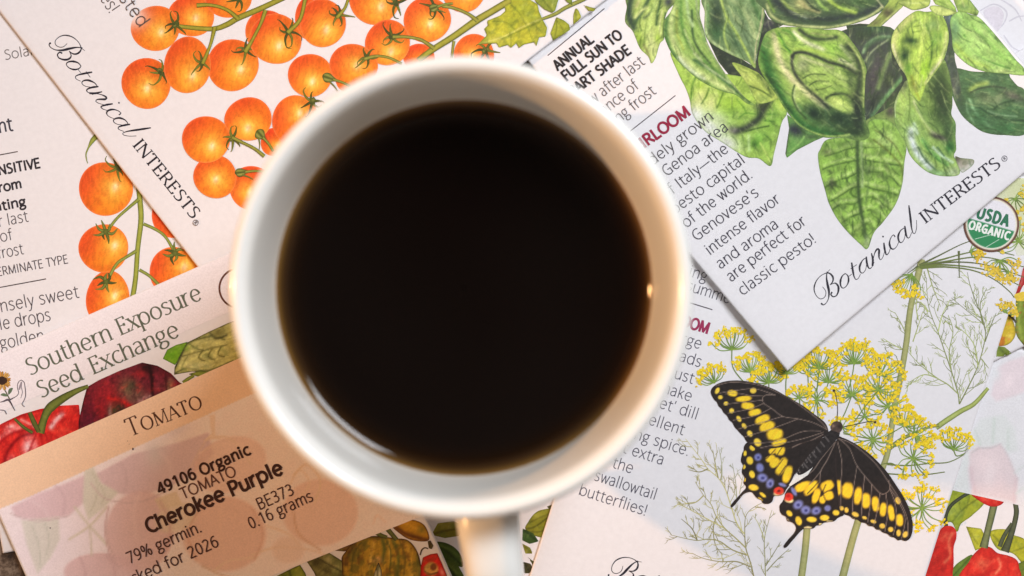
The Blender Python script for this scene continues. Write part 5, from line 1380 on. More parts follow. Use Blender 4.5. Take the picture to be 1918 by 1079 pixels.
leaf(D_, [(1733, 22), (1720, 20), (1709, 24), (1692, 37), (1675, 57), (1669, 78), (1671, 96), (1683, 122), (1697, 143), (1703, 167), (1712, 182), (1722, 191), (1727, 182), (1736, 158), (1751, 137), (1766, 115), (1775, 87), (1777, 63), (1770, 37), (1757, 22)],
     [('B', (168, 200, 86)), ('l', [(1706, 30), (1680, 60), (1674, 90), (1688, 124)], 8, (198, 206, 126), .95), ('l', [(1672, 84), (1682, 116), (1694, 138)], 2.5, (214, 212, 170), .9), ('l', [(1716, 38), (1702, 52), (1696, 80)], 3, (112, 136, 66), .8), ('b', 1716, 58, 9, 16, 0, (182, 208, 100), .8), ('b', 1706, 76, 12, 7, 10, (44, 72, 36), .97), ('b', 1694, 104, 9, 14, 10, (44, 74, 38), .97), ('b', 1700, 128, 8, 12, 0, (96, 142, 50), .9), ('b', 1712, 92, 6, 6, 0, (168, 198, 84), .7), ('b', 1712, 112, 6, 6, 0, (172, 200, 90), .7), ('l', [(1712, 50), (1724, 48)], 1.3, (110, 140, 56), .7), ('l', [(1710, 60), (1724, 58)], 1.3, (110, 140, 56), .7),
      ('l', [(1734, 34), (1728, 76), (1720, 130), (1716, 160)], 4.5, (192, 216, 106), .95), ('l', [(1735, 46), (1745, 76), (1745, 104), (1740, 128)], 2.2, (86, 122, 44), .9), ('b', 1752, 72, 7, 16, 0, (112, 160, 64), .8), ('b', 1748, 46, 14, 12, 0, (124, 156, 92), .85), ('b', 1762, 70, 3, 10, 0, (90, 136, 60), .7), ('b', 1732, 130, 9, 22, 8, (146, 196, 42), .8), ('l', [(1773, 62), (1768, 96), (1748, 132), (1734, 156)], 4, (202, 214, 140), .85), ('l', [(1764, 112), (1744, 138)], 2.2, (216, 214, 180), .8), ('b', 1712, 160, 6, 14, -20, (150, 160, 50), .7), ('l', [(1708, 142), (1712, 162), (1722, 186)], 2, (160, 170, 60), .7)], fib=85, n=(.12, .12))
leaf(D_, [(1744, -6), (1775, -6), (1790, 14), (1792, 23), (1772, 15), (1752, 8)], [('B', (162, 194, 94)), ('l', [(1750, 0), (1770, 8), (1790, 20)], 1.4, (120, 150, 66), .7)], smooth=False)
leaf(D_, [(1784, -6), (1812, -6), (1834, 22), (1830, 30), (1812, 24), (1794, 21)], [('B', (158, 186, 92)), ('b', 1806, 14, 12, 8, 0, (122, 160, 96), .7), ('l', [(1800, -4), (1806, 12)], 2, (204, 216, 140), .7)], smooth=False)
leaf(D_, [(1682, 4), (1700, -2), (1738, -6), (1742, 6), (1735, 14), (1712, 19), (1698, 14)], [('B', (178, 196, 98)), ('l', [(1688, 5), (1715, 6), (1740, 4)], 1.6, (196, 212, 130), .8), ('e', 1.8, (134, 152, 74), .6)])
leaf(D_, [(1741, 14), (1750, 10), (1770, 14), (1792, 23), (1782, 28), (1768, 30), (1752, 27)], [('B', (194, 210, 124)), ('e', 1.6, (140, 160, 80), .6)])

# words
rule(D_, (1026, 104), (1132, 16), .9)
line_of(D_, "ANNUAL", (1045, 132), (1113, 77), 18.5, 2.0, (42, 36, 38), over=45)
line_of(D_, "FULL SUN TO", (1061, 152), (1167, 69), 18.5, 2.0, (42, 36, 38), over=45)
line_of(D_, "PART SHADE", (1073, 181), (1183, 98), 18.5, 2.0, (42, 36, 38), over=45)
line_of(D_, "Sow after last", (1090, 213), (1209, 119), 20.5, .85, (96, 88, 88), over=45)
line_of(D_, "chance of", (1112, 232), (1198, 164), 20.5, .85, (96, 88, 88), over=45)
line_of(D_, "spring frost", (1126, 258), (1230, 174), 20.5, .85, (90, 84, 86), over=45)
rule(D_, (1160, 262), (1265, 179), .9)
line_of(D_, "HEIRLOOM", (1177, 299), (1294, 214), 20, 2.3, (150, 32, 62), over=45)
line_of(D_, "Widely grown", (1197, 330), (1338, 222), 20.5, .9, (74, 70, 76), over=45)
line_of(D_, "the Genoa area", (1208, 362), (1366, 242), 20.5, .9, (68, 66, 74), over=45)
line_of(D_, "of Italy-the", (1247, 374), (1366, 283), 20.5, .9, (66, 64, 74), over=45)
line_of(D_, "pesto capital", (1264, 402), (1397, 303), 20.5, .9, (66, 64, 74), over=45)
line_of(D_, "of the world.", (1286, 427), (1411, 331), 20.5, .9, (64, 62, 74), over=45)
line_of(D_, "Genovese's", (1305, 452), (1423, 365), 20.5, .9, (64, 62, 74), over=45)
line_of(D_, "intense flavor", (1330, 478), (1463, 377), 20.5, .9, (62, 60, 74), over=45)
line_of(D_, "and aroma", (1350, 504), (1460, 424), 20.5, .9, (62, 60, 74), over=45)
line_of(D_, "are perfect for", (1370, 528), (1512, 418), 20.5, .9, (62, 60, 74), over=45)
line_of(D_, "classic pesto!", (1391, 554), (1530, 452), 20.5, .9, (62, 60, 74), over=45)
script(D_, (1539, 569), (1539, 569), 0)
i = Ink()
text(i, "INTERESTS", (1733, 419), (1876, 311), 22, 1.9, (40, 38, 50), serif=True, track=.07)
i.build("lettering", D_, at=1)


def regmark(pk, x, y, rot):
    i = Ink()
    i.ribbon([(x + 5 * math.cos(t), y + 5 * math.sin(t)) for t in np.linspace(0, 2 * math.pi, 24)], .55, (80, 78, 88), cap=0)
    d = np.array([math.cos(R(rot)), math.sin(R(rot))])
    p = np.array([x, y]) - d * 1.9 + np.array([-d[1], d[0]]) * 2.4
    text(i, "R", p, p + d * 4.0, 5, .5, (80, 78, 88))
    i.build("lettering", pk)


regmark(D_, 1881.5, 297, -37.1)

# ------------------------------------------------------------------ upper left cherry tomato packet
B_ = Packet("white packet slanting across the upper left with a long truss of orange tomatoes", (851, -675), 52.2, 707, 1100, (6.4, 6.9, 2.1), seed=7)
T = tomato
# those behind first
T(B_, 358, 30, 44, 38, (368, 34), seed=12, tone=.5)
T(B_, 427, -6, 44, 40, (440, -14), seed=13, calyx=(448, -2))
T(B_, 500, 60, 40, 42, (490, 75), seed=14, tone=.6)
T(B_, 575, 34, 22, 40, (580, 40), seed=15, tone=.8)
T(B_, 512, 266, 24, 26, (520, 275), seed=16, tone=1.2)
T(B_, 652, 150, 24, 22, (655, 155), seed=17, tone=1.2)
T(B_, 785, 108, 30, 26, (790, 120), seed=18, tone=.8)
T(B_, 742, -30, 36, 36, (750, -36), seed=19, tone=.6)
T(B_, 472, 352, 42, 42, (470, 360), seed=20, tone=.7)
stems(B_, [([(320, 47), (360, 52), (400, 54), (425, 46), (446, 34), (488, 16), (535, -6)], [3.2, 4.2, 4.6, 5.4, 5.6, 5.2, 5.2])])
T(B_, 291, 53, 45, 43, (303, 60), seed=21, calyx=(328, 46), fade=(252, 32, 26, 22))
T(B_, 274, 156, 47, 47, (277, 165), seed=24, tone=.15, calyx=(302, 136))
T(B_, 436, 122, 49, 48, (452, 130), seed=23, calyx=(460, 94))
T(B_, 351, 122, 44, 53, (362, 141), seed=22, calyx=(378, 118))
T(B_, 516, 73, 49, 47, (524, 86), seed=25, calyx=(540, 60))
T(B_, 604, 43, 43, 46, (612, 56), seed=26, calyx=(634, 28))
T(B_, 702, -2, 47, 49, (715, 12), seed=27, calyx=(742, 6))
T(B_, 800, 37, 45, 42, (807, 45), seed=29, calyx=(813, 13))
T(B_, 726, 80, 42, 43, (733, 97), seed=28, calyx=(735, 68))
T(B_, 868, -18, 42, 40, (872, -10), seed=30)
T(B_, 888, 102, 38, 38, (884, 104), seed=31, calyx=(910, 94))
T(B_, 581, 141, 41, 41, (586, 153), seed=33)
T(B_, 662, 122, 45, 40, (670, 123), seed=32, calyx=(688, 107))
T(B_, 465, 223, 44, 41, (465, 240), seed=34)
T(B_, 553, 225, 44, 46, (563, 212), seed=35, calyx=(584, 190))
T(B_, 403, 331, 41, 40, (405, 336), seed=37)
T(B_, 386, 261, 46, 43, (398, 274), seed=36, calyx=(436, 258))
stems(B_, [([(445, 34), (428, 20), (408, 12), (388, 9), (370, 10)], [4.2, 3.2, 3.0, 3.2, 4.2]), ([(402, 52), (394, 84), (380, 118)], [4.2, 2.8, 3.8]), ([(497, 20), (488, 45), (472, 76), (460, 96)], [4.2, 3.0, 3.0, 4.6]),
           ([(572, -4), (562, 36), (540, 60)], [3.6, 3.4, 4.4]), ([(653, -4), (646, 15), (632, 32)], [2.8, 2.8, 3.6])])
stems(B_, [([(785, 112), (812, 92), (850, 68), (890, 40), (920, 22), (960, -2)], [5.4, 5.8, 6.2, 6.8, 6.4, 6.4])], (166, 164, 62), (88, 92, 30))
stems(B_, [([(893, 38), (880, 28), (864, 20), (846, 14), (830, 11)], [4.2, 3.0, 2.8, 2.8, 3.8]), ([(812, 90), (798, 80), (784, 73), (760, 69), (737, 69)], [4.2, 3.0, 2.8, 3.0, 3.6]), ([(850, 78), (848, 92), (846, 108)], [2.8, 2.4, 2.4]), ([(752, 119), (728, 108), (705, 105), (684, 110)], [2.4, 2.4, 2.6, 3.6]),
           ([(436, 258), (452, 266), (476, 278), (494, 292)], [3.4, 2.8, 3.0, 3.6])], (150, 150, 62), (80, 86, 30))


def bud(x, y, ang, ln, wd):
    """closed green calyx cap on the side of a tomato"""
    d = np.array([math.cos(R(ang)), math.sin(R(ang))])
    n = np.array([-d[1], d[0]])
    c = np.array([x, y], float)
    i = Ink()
    i.region([tuple(c - d * ln * .1), tuple(c + n * wd * .9 + d * ln * .15), tuple(c + n * wd + d * ln * .45), tuple(c + n * wd * .3 + d * ln * .9), tuple(c + d * ln * 1.5), tuple(c - n * wd * .4 + d * ln * .9), tuple(c - n * wd + d * ln * .4), tuple(c - n * wd * .8 + d * ln * .05)],
             [('B', (112, 118, 46)), ('l', [tuple(c), tuple(c + d * ln)], 1.5, (60, 70, 30), .8), ('l', [tuple(c + n * wd * .5), tuple(c + n * wd * .4 + d * ln * .8)], 1.4, (166, 168, 92), .8), ('l', [tuple(c - n * wd * .5), tuple(c - n * wd * .4 + d * ln * .8)], 1.4, (150, 156, 80), .8), ('e', 1.6, (58, 68, 30), .8)], 1.7)
    i.ribbon([tuple(c + d * ln * .8), tuple(c + d * ln * 1.6), tuple(c + d * ln * 2.4 + n * 3)], [2.6, 2.2, 2.4], (140, 146, 62), (84, 92, 34), cap=0)
    i.ribbon([tuple(c + n * wd * .6 + d * ln * .5), tuple(c + n * wd * 1.2 + d * ln), tuple(c + n * wd * 2 + d * ln * 1.4)], [1.6, 1.2, .5], (104, 112, 48), cap=0)
    i.build("calyx_print", B_)


bud(606, 143, 18, 24, 9)
bud(482, 246, 48, 20, 10)
bud(806, 17, -18, 18, 8)
bud(442, 324, -6, 22, 8)
# the yellow-green leaves at the right end of the truss
leaf(B_, [(955, -6), (984, -6), (1007, 8), (1010, 22), (1016, 36), (1025, 52), (1022, 68), (1010, 70), (1005, 86), (1000, 79), (982, 83), (972, 90), (967, 81), (957, 90), (951, 84), (935, 89), (930, 81), (895, 83), (912, 66), (907, 54), (914, 47), (912, 39), (937, 29), (947, 20), (945, 12), (957, 5)],
     [('B', (176, 176, 58)), ('b', 985, 20, 26, 18, 30, (140, 154, 52), .7), ('b', 930, 75, 18, 8, 0, (196, 194, 92), .8), ('b', 960, 40, 14, 12, 0, (150, 160, 50), .6), ('b', 1008, 60, 12, 16, 0, (152, 154, 56), .7), ('l', [(1012, 36), (980, 50), (940, 70), (898, 82)], 1.6, (206, 204, 116), .8), ('l', [(1012, 40), (982, 54), (940, 73)], 1.4, (110, 120, 36), .7),
      ('l', [(985, 46), (972, 24), (958, 10)], 1.5, (116, 126, 40), .7), ('l', [(965, 56), (948, 42), (922, 40)], 1.4, (116, 126, 40), .6), ('l', [(988, 48), (994, 66), (1000, 78)], 1.4, (116, 126, 40), .6), ('l', [(955, 62), (958, 76), (956, 86)], 1.3, (116, 126, 40), .6), ('l', [(998, 42), (1010, 56), (1018, 64)], 1.3, (120, 130, 44), .6), ('e', 1.8, (112, 122, 44), .75)], smooth=False, n=(.14, .16))
stems(B_, [([(1014, 36), (1040, 26), (1060, 14), (1090, 0), (1105, -8)], [2.4, 3.4, 3.6, 3.8, 4])], (150, 156, 72), (92, 98, 40))
leaf(B_, [(1034, 24), (1020, 18), (1004, 4), (998, -8), (1048, -8), (1044, 6), (1040, 20)], [('B', (140, 152, 62)), ('l', [(1036, 22), (1022, 6), (1012, -8)], 1.4, (92, 106, 40), .8), ('l', [(1034, 12), (1038, -6)], 1.4, (176, 182, 96), .8), ('e', 1.6, (92, 104, 42), .7)], smooth=False)
leaf(B_, [(1052, -8), (1062, 4), (1072, 10), (1071, -8)], [('B', (128, 144, 60)), ('e', 1.6, (84, 98, 40), .8)], smooth=False)
leaf(B_, [(1042, 32), (1036, 48), (1031, 62), (1036, 76), (1046, 70), (1068, 56), (1066, 46), (1056, 38)], [('B', (156, 162, 56)), ('l', [(1042, 34), (1042, 56), (1038, 72)], 1.4, (108, 116, 40), .8), ('l', [(1043, 38), (1056, 58)], 1.3, (108, 116, 40), .7), ('e', 1.5, (110, 118, 44), .7)], smooth=False)
leaf(B_, [(1078, 14), (1074, 28), (1074, 46), (1084, 38), (1089, 32), (1084, 20)], [('B', (164, 168, 62)), ('l', [(1079, 18), (1079, 40)], 1.3, (116, 122, 46), .8), ('e', 1.4, (112, 118, 46), .6)], smooth=False)
leaf(B_, [(1093, 9), (1104, 13), (1116, 16), (1112, 22), (1102, 20)], [('B', (160, 164, 70)), ('e', 1.4, (112, 116, 50), .7)], smooth=False)
line_of(B_, "harvested", (172, -72), (262, 52), 24, 1.0, (86, 76, 74), over=80)
line_of(B_, "for salads and tasty bites!", (20, -248), (206, 26), 24, 1.0, (86, 76, 74), label="lettering ending in an exclamation mark at the frame's top edge")
script(B_, (1733, 419), (249, 271), 88.5)
i = Ink()
text(i, "INTERESTS", (248, 272), (360, 411), 22, 1.9, (40, 36, 44), serif=True, track=.07)
i.build("lettering", B_, at=1)
regmark(B_, 366.5, 417, 51.4)

# ------------------------------------------------------------------ tomato packet with the sticker-like peach label, lower left
C_ = Packet("seed packet at the lower left with peach label band, red and purple tomatoes", (-113, 712), -23.7, 731, 1000, (2.5, 4.3, 2.1), seed=8)
OUT = (58, 42, 30)
# big red ribbed tomato
leaf(C_, [(-60, 850), (-20, 806), (10, 790), (40, 776), (75, 766), (110, 760), (148, 758), (152, 800), (150, 830), (100, 860), (0, 900), (-60, 910)],
     [('B', (202, 52, 46)), ('l', [(70, 806), (30, 808), (0, 830), (-20, 870)], 3, (150, 24, 30), .8), ('l', [(62, 812), (36, 820), (14, 846), (6, 880)], 3.5, (130, 18, 26), .9), ('l', [(40, 800), (10, 812), (-10, 830)], 4, (232, 150, 146), .7), ('b', 52, 836, 10, 18, 10, (232, 196, 200), .9), ('b', 110, 836, 8, 14, 20, (232, 186, 184), .85), ('l', [(75, 812), (80, 840), (70, 870)], 3, (170, 30, 34), .8), ('l', [(90, 810), (110, 822), (126, 846)], 3, (176, 34, 34), .7), ('l', [(100, 806), (130, 806), (150, 820)], 4, (220, 76, 62), .8), ('b', 20, 866, 8, 12, 20, (230, 170, 172), .8), ('l', [(92, 802), (118, 786), (148, 778)], 4, (190, 40, 38), .8),
      ('l', [(96, 800), (104, 788), (116, 776)], 5, (226, 200, 204), .85), ('l', [(40, 786), (66, 800)], 2.5, (226, 160, 156), .8), ('l', [(150, 760), (151, 830)], 3, (120, 16, 24), .7), ('l', [(10, 790), (60, 772), (110, 762)], 2.5, (158, 26, 32), .8), ('b', 20, 800, 12, 6, -20, (240, 196, 196), .8), ('b', 66, 838, 7, 16, -10, (236, 150, 150), .8), ('l', [(54, 856), (30, 880)], 2.5, (242, 206, 210), .8), ('b', 128, 830, 7, 5, 20, (236, 170, 160), .7), ('l', [(68, 812), (58, 836), (44, 868)], 1.8, (150, 24, 32), .7), ('l', [(84, 812), (96, 836), (98, 858)], 1.8, (160, 26, 34), .7), ('m', .12, 2, .1, (150, 20, 28), .4)], "tomato_print", smooth=False, fib=70)
# dark purple tomato
leaf(C_, [(148, 830), (147, 790), (156, 750), (163, 725), (185, 712), (225, 694), (266, 679), (295, 685), (320, 699), (336, 716), (350, 724), (320, 740), (250, 775), (200, 800)],
     [('B', (106, 44, 56)), ('b', 200, 735, 40, 24, -20, (140, 44, 52), .9), ('b', 165, 780, 14, 34, 10, (96, 34, 50), .9), ('b', 190, 770, 14, 22, 0, (150, 40, 46), .7), ('b', 240, 728, 18, 22, -20, (112, 98, 76), .95), ('b', 248, 722, 7, 9, 0, (66, 62, 50), .9), ('b', 255, 744, 22, 18, -15, (116, 92, 82), .85), ('l', [(205, 746), (228, 752), (252, 768)], 5, (190, 46, 46), .9), ('b', 214, 770, 12, 14, 0, (74, 74, 52), .95), ('b', 226, 764, 8, 12, -30, (60, 56, 44), .8), ('b', 206, 772, 3, 12, 0, (176, 150, 146), .6),
      ('b', 275, 690, 16, 10, 10, (54, 30, 34), .95), ('l', [(279, 684), (285, 710), (285, 748)], 3.6, (42, 22, 28), .98), ('l', [(262, 752), (280, 742)], 4.5, (190, 160, 156), .9), ('b', 298, 730, 9, 18, 0, (120, 62, 70), .8), ('b', 318, 722, 8, 14, 10, (138, 124, 96), .9), ('l', [(310, 700), (312, 730)], 2, (74, 34, 40), .8), ('b', 338, 722, 8, 6, 20, (126, 34, 44), .8), ('b', 175, 800, 14, 18, 0, (92, 38, 60), .8), ('b', 262, 700, 12, 8, 0, (158, 50, 54), .7), ('l', [(266, 680), (300, 688), (346, 722)], 2.4, (66, 22, 30), .8), ('l', [(148, 828), (148, 786), (158, 745), (166, 722)], 2.4, (74, 16, 28), .9), ('m', .13, 3, .05, (58, 26, 34), .3), ('m', .10, 5, .2, (176, 60, 56), .3), ('K', 1.15, 90)], "tomato_print", smooth=False, n=(.3, .22), fib=80)
stems(C_, [([(164, 724), (140, 734), (112, 750), (92, 766), (82, 786), (76, 808)], [3.5, 5.5, 7.5, 9, 7, 8])], (112, 124, 52), (56, 66, 28))
stems(C_, [([(56, 774), (64, 792), (72, 808)], [4, 5, 4]), ([(28, 785), (44, 800), (60, 810)], [2.6, 3, 3])], (96, 104, 46), (58, 66, 30))
# leaf beside the mug
leaf(C_, [(305, 672), (313, 655), (330, 646), (352, 640), (342, 658), (334, 674), (328, 684)], [('B', (116, 164, 44)), ('b', 320, 664, 8, 8, 0, (92, 146, 34), .7), ('e', 1.5, (70, 100, 34), .7)], smooth=False)
leaf(C_, [(326, 702), (327, 688), (336, 668), (350, 642), (390, 622), (425, 606), (466, 590), (480, 660), (440, 684), (400, 700), (360, 696)],
     [('B', (186, 186, 118)), ('l', [(352, 640), (340, 664), (328, 690)], 2.4, (56, 62, 44), .95), ('l', [(352, 642), (375, 634), (400, 630), (420, 636)], 1.8, (86, 92, 48), .9), ('l', [(380, 656), (372, 670), (384, 676)], 1.6, (92, 92, 48), .9), ('l', [(398, 652), (390, 668), (402, 674)], 1.6, (92, 92, 48), .9), ('l', [(414, 650), (408, 664), (420, 668)], 1.6, (92, 92, 48), .9), ('l', [(356, 660), (346, 676), (340, 690)], 1.4, (130, 132, 74), .8), ('b', 410, 622, 16, 8, -20, (110, 110, 64), .9), ('l', [(326, 700), (350, 690), (390, 694), (436, 676)], 1.6, (70, 78, 40), .9), ('b', 372, 686, 26, 6, 0, (204, 204, 150), .7), ('b', 350, 652, 6, 8, 30, (140, 170, 70), .8), ('l', [(340, 668), (362, 662), (384, 656), (404, 650), (426, 646)], 1.4, (96, 98, 56), .8), ('l', [(352, 642), (366, 652), (380, 656)], 1.3, (84, 88, 50), .7), ('m', .12, 3, .1, (150, 148, 84), .5), ('l', [(392, 622), (404, 634), (424, 628)], 2.2, (64, 66, 42), .8), ('e', 1.7, (58, 62, 40), .9)], smooth=False, fib=-20)
leaf(C_, [(352, 701), (376, 694), (396, 697), (440, 682), (440, 690), (380, 708), (366, 704)], [('B', (140, 154, 68)), ('e', 1.6, (64, 70, 34), .8)], smooth=False)
stems(C_, [([(344, 716), (352, 710), (362, 704)], [3.4, 3.2, 3.0])], (132, 148, 56), (70, 84, 32))
# strip along the foot of the label
leaf(C_, [(500, 1100), (520, 1078), (548, 1064), (562, 1058), (572, 1074), (580, 1100)], [('B', (132, 142, 48)), ('l', [(540, 1062), (548, 1090)], 2.4, (72, 78, 32), .9), ('b', 558, 1076, 6, 14, 0, (160, 164, 74), .8), ('b', 530, 1082, 8, 8, 0, (74, 78, 36), .9), ('e', 1.8, (64, 66, 30), .8)], smooth=False)
leaf(C_, [(574, 1051), (596, 1038), (611, 1032), (640, 1050), (660, 1064), (672, 1100), (600, 1100), (588, 1072)], [('B', (122, 120, 72)), ('b', 592, 1052, 10, 10, 0, (70, 66, 40), .95), ('b', 616, 1048, 8, 7, 0, (166, 162, 112), .9), ('b', 612, 1068, 10, 7, 0, (80, 78, 46), .9), ('b', 632, 1064, 10, 9, 0, (160, 156, 104), .9), ('b', 640, 1080, 9, 8, 0, (84, 80, 48), .8), ('l', [(596, 1046), (624, 1062), (650, 1076)], 1.6, (58, 54, 34), .8), ('e', 2, (66, 60, 38), .9)], smooth=False, n=(.3, .2))
leaf(C_, [(622, 1031), (650, 1022), (672, 1010), (688, 998), (684, 1010), (668, 1026), (645, 1033)], [('B', (112, 84, 44)), ('e', 2, (70, 46, 26), .8)], smooth=False)
leaf(C_, [(640, 1052), (648, 1032), (662, 1016), (682, 1007), (705, 1004), (740, 1008), (764, 1012), (780, 1030), (788, 1056), (790, 1100), (660, 1100)],
     [('B', (190, 152, 46)), ('l', [(664, 1020), (652, 1040), (648, 1056)], 5, (92, 62, 30), .9), ('l', [(690, 1010), (674, 1032), (670, 1070)], 3, (132, 116, 42), .8), ('l', [(702, 1008), (696, 1036), (692, 1064)], 3.2, (220, 184, 74), .7), ('l', [(716, 1008), (720, 1030), (716, 1052)], 4, (92, 108, 46), .85), ('l', [(736, 1012), (746, 1040), (744, 1080)], 3.5, (96, 110, 48), .8), ('l', [(756, 1016), (768, 1040), (770, 1080)], 4, (206, 164, 58), .7), ('l', [(728, 1010), (732, 1050)], 2.5, (224, 190, 80), .7), ('b', 706, 1050, 10, 8, 0, (222, 170, 120), .8), ('b', 700, 1007, 20, 4, 0, (110, 104, 40), .7), ('l', [(782, 1040), (786, 1080)], 3.5, (110, 112, 46), .8), ('m', .09, 4, .0, (104, 104, 42), .6), ('m', .12, 6, .15, (136, 96, 38), .6), ('l', [(676, 1016), (662, 1040), (658, 1070)], 2, (96, 92, 38), .8), ('l', [(724, 1012), (732, 1034), (730, 1066)], 1.6, (84, 96, 42), .8), ('l', [(748, 1012), (758, 1040), (757, 1076)], 1.8, (110, 96, 40), .8), ('S', .9, .93), ('e', 2.6, (64, 44, 26), .95)], "tomato_print", fib=88)
leaf(C_, [(695, 1100), (702, 1070), (709, 1052), (715, 1068), (716, 1100)], [('B', (200, 196, 158)), ('l', [(708, 1058), (706, 1090)], 1.8, (80, 76, 52), .8), ('e', 1.8, (58, 46, 30), .95)], smooth=False)
leaf(C_, [(730, 981), (745, 971), (775, 974), (795, 984), (804, 1006), (798, 1014), (772, 1012), (752, 1002)], [('B', (184, 140, 44)), ('l', [(738, 984), (760, 1000), (800, 1012)], 4.5, (98, 62, 32), .95), ('l', [(748, 976), (770, 986), (796, 996)], 3, (204, 160, 60), .7), ('b', 790, 992, 8, 8, 0, (112, 104, 44), .8), ('e', 1.8, (80, 52, 28), .85)], "tomato_print")
stems(C_, [([(719, 982), (730, 996), (742, 1010)], [5, 4.4, 4]), ([(700, 994), (712, 1002), (724, 1006)], [4.5, 4, 3])], (104, 112, 60), (56, 62, 34))
leaf(C_, [(801, 1014), (806, 1012), (812, 1022), (808, 1030), (803, 1026)], [('B', (76, 66, 40))], smooth=False)
leaf(C_, [(786, 1100), (788, 1062), (792, 1044), (806, 1038), (819, 1036), (828, 1056), (838, 1080), (845, 1100)], [('B', (196, 44, 36)), ('h', 808, 1066, 13, 13, 0, (214, 170, 90), .95, .3), ('h', 812, 1062, 6, 7, 20, (120, 72, 40), .95, .4), ('l', [(796, 1070), (806, 1076), (820, 1072)], 1.6, (90, 48, 30), .9), ('b', 828, 1072, 4, 8, -20, (230, 180, 170), .7), ('e', 1.8, (120, 24, 24), .8)], smooth=False)
i = Ink()
i.ribbon([(787, 1040), (790, 1030), (796, 1026), (802, 1028)], [1.2, 1.4, 1], (70, 56, 36), cap=0)
i.build("stem_print", C_)
# white banner over the strip
def cq(a, b, k0, k1):
    """corner points on this packet: along its width a..b px, down k0..k1 px"""
    return [tuple(C_.c + C_.u * x + C_.v * y) for x, y in ((a, k0), (b, k0), (b, k1), (a, k1))]


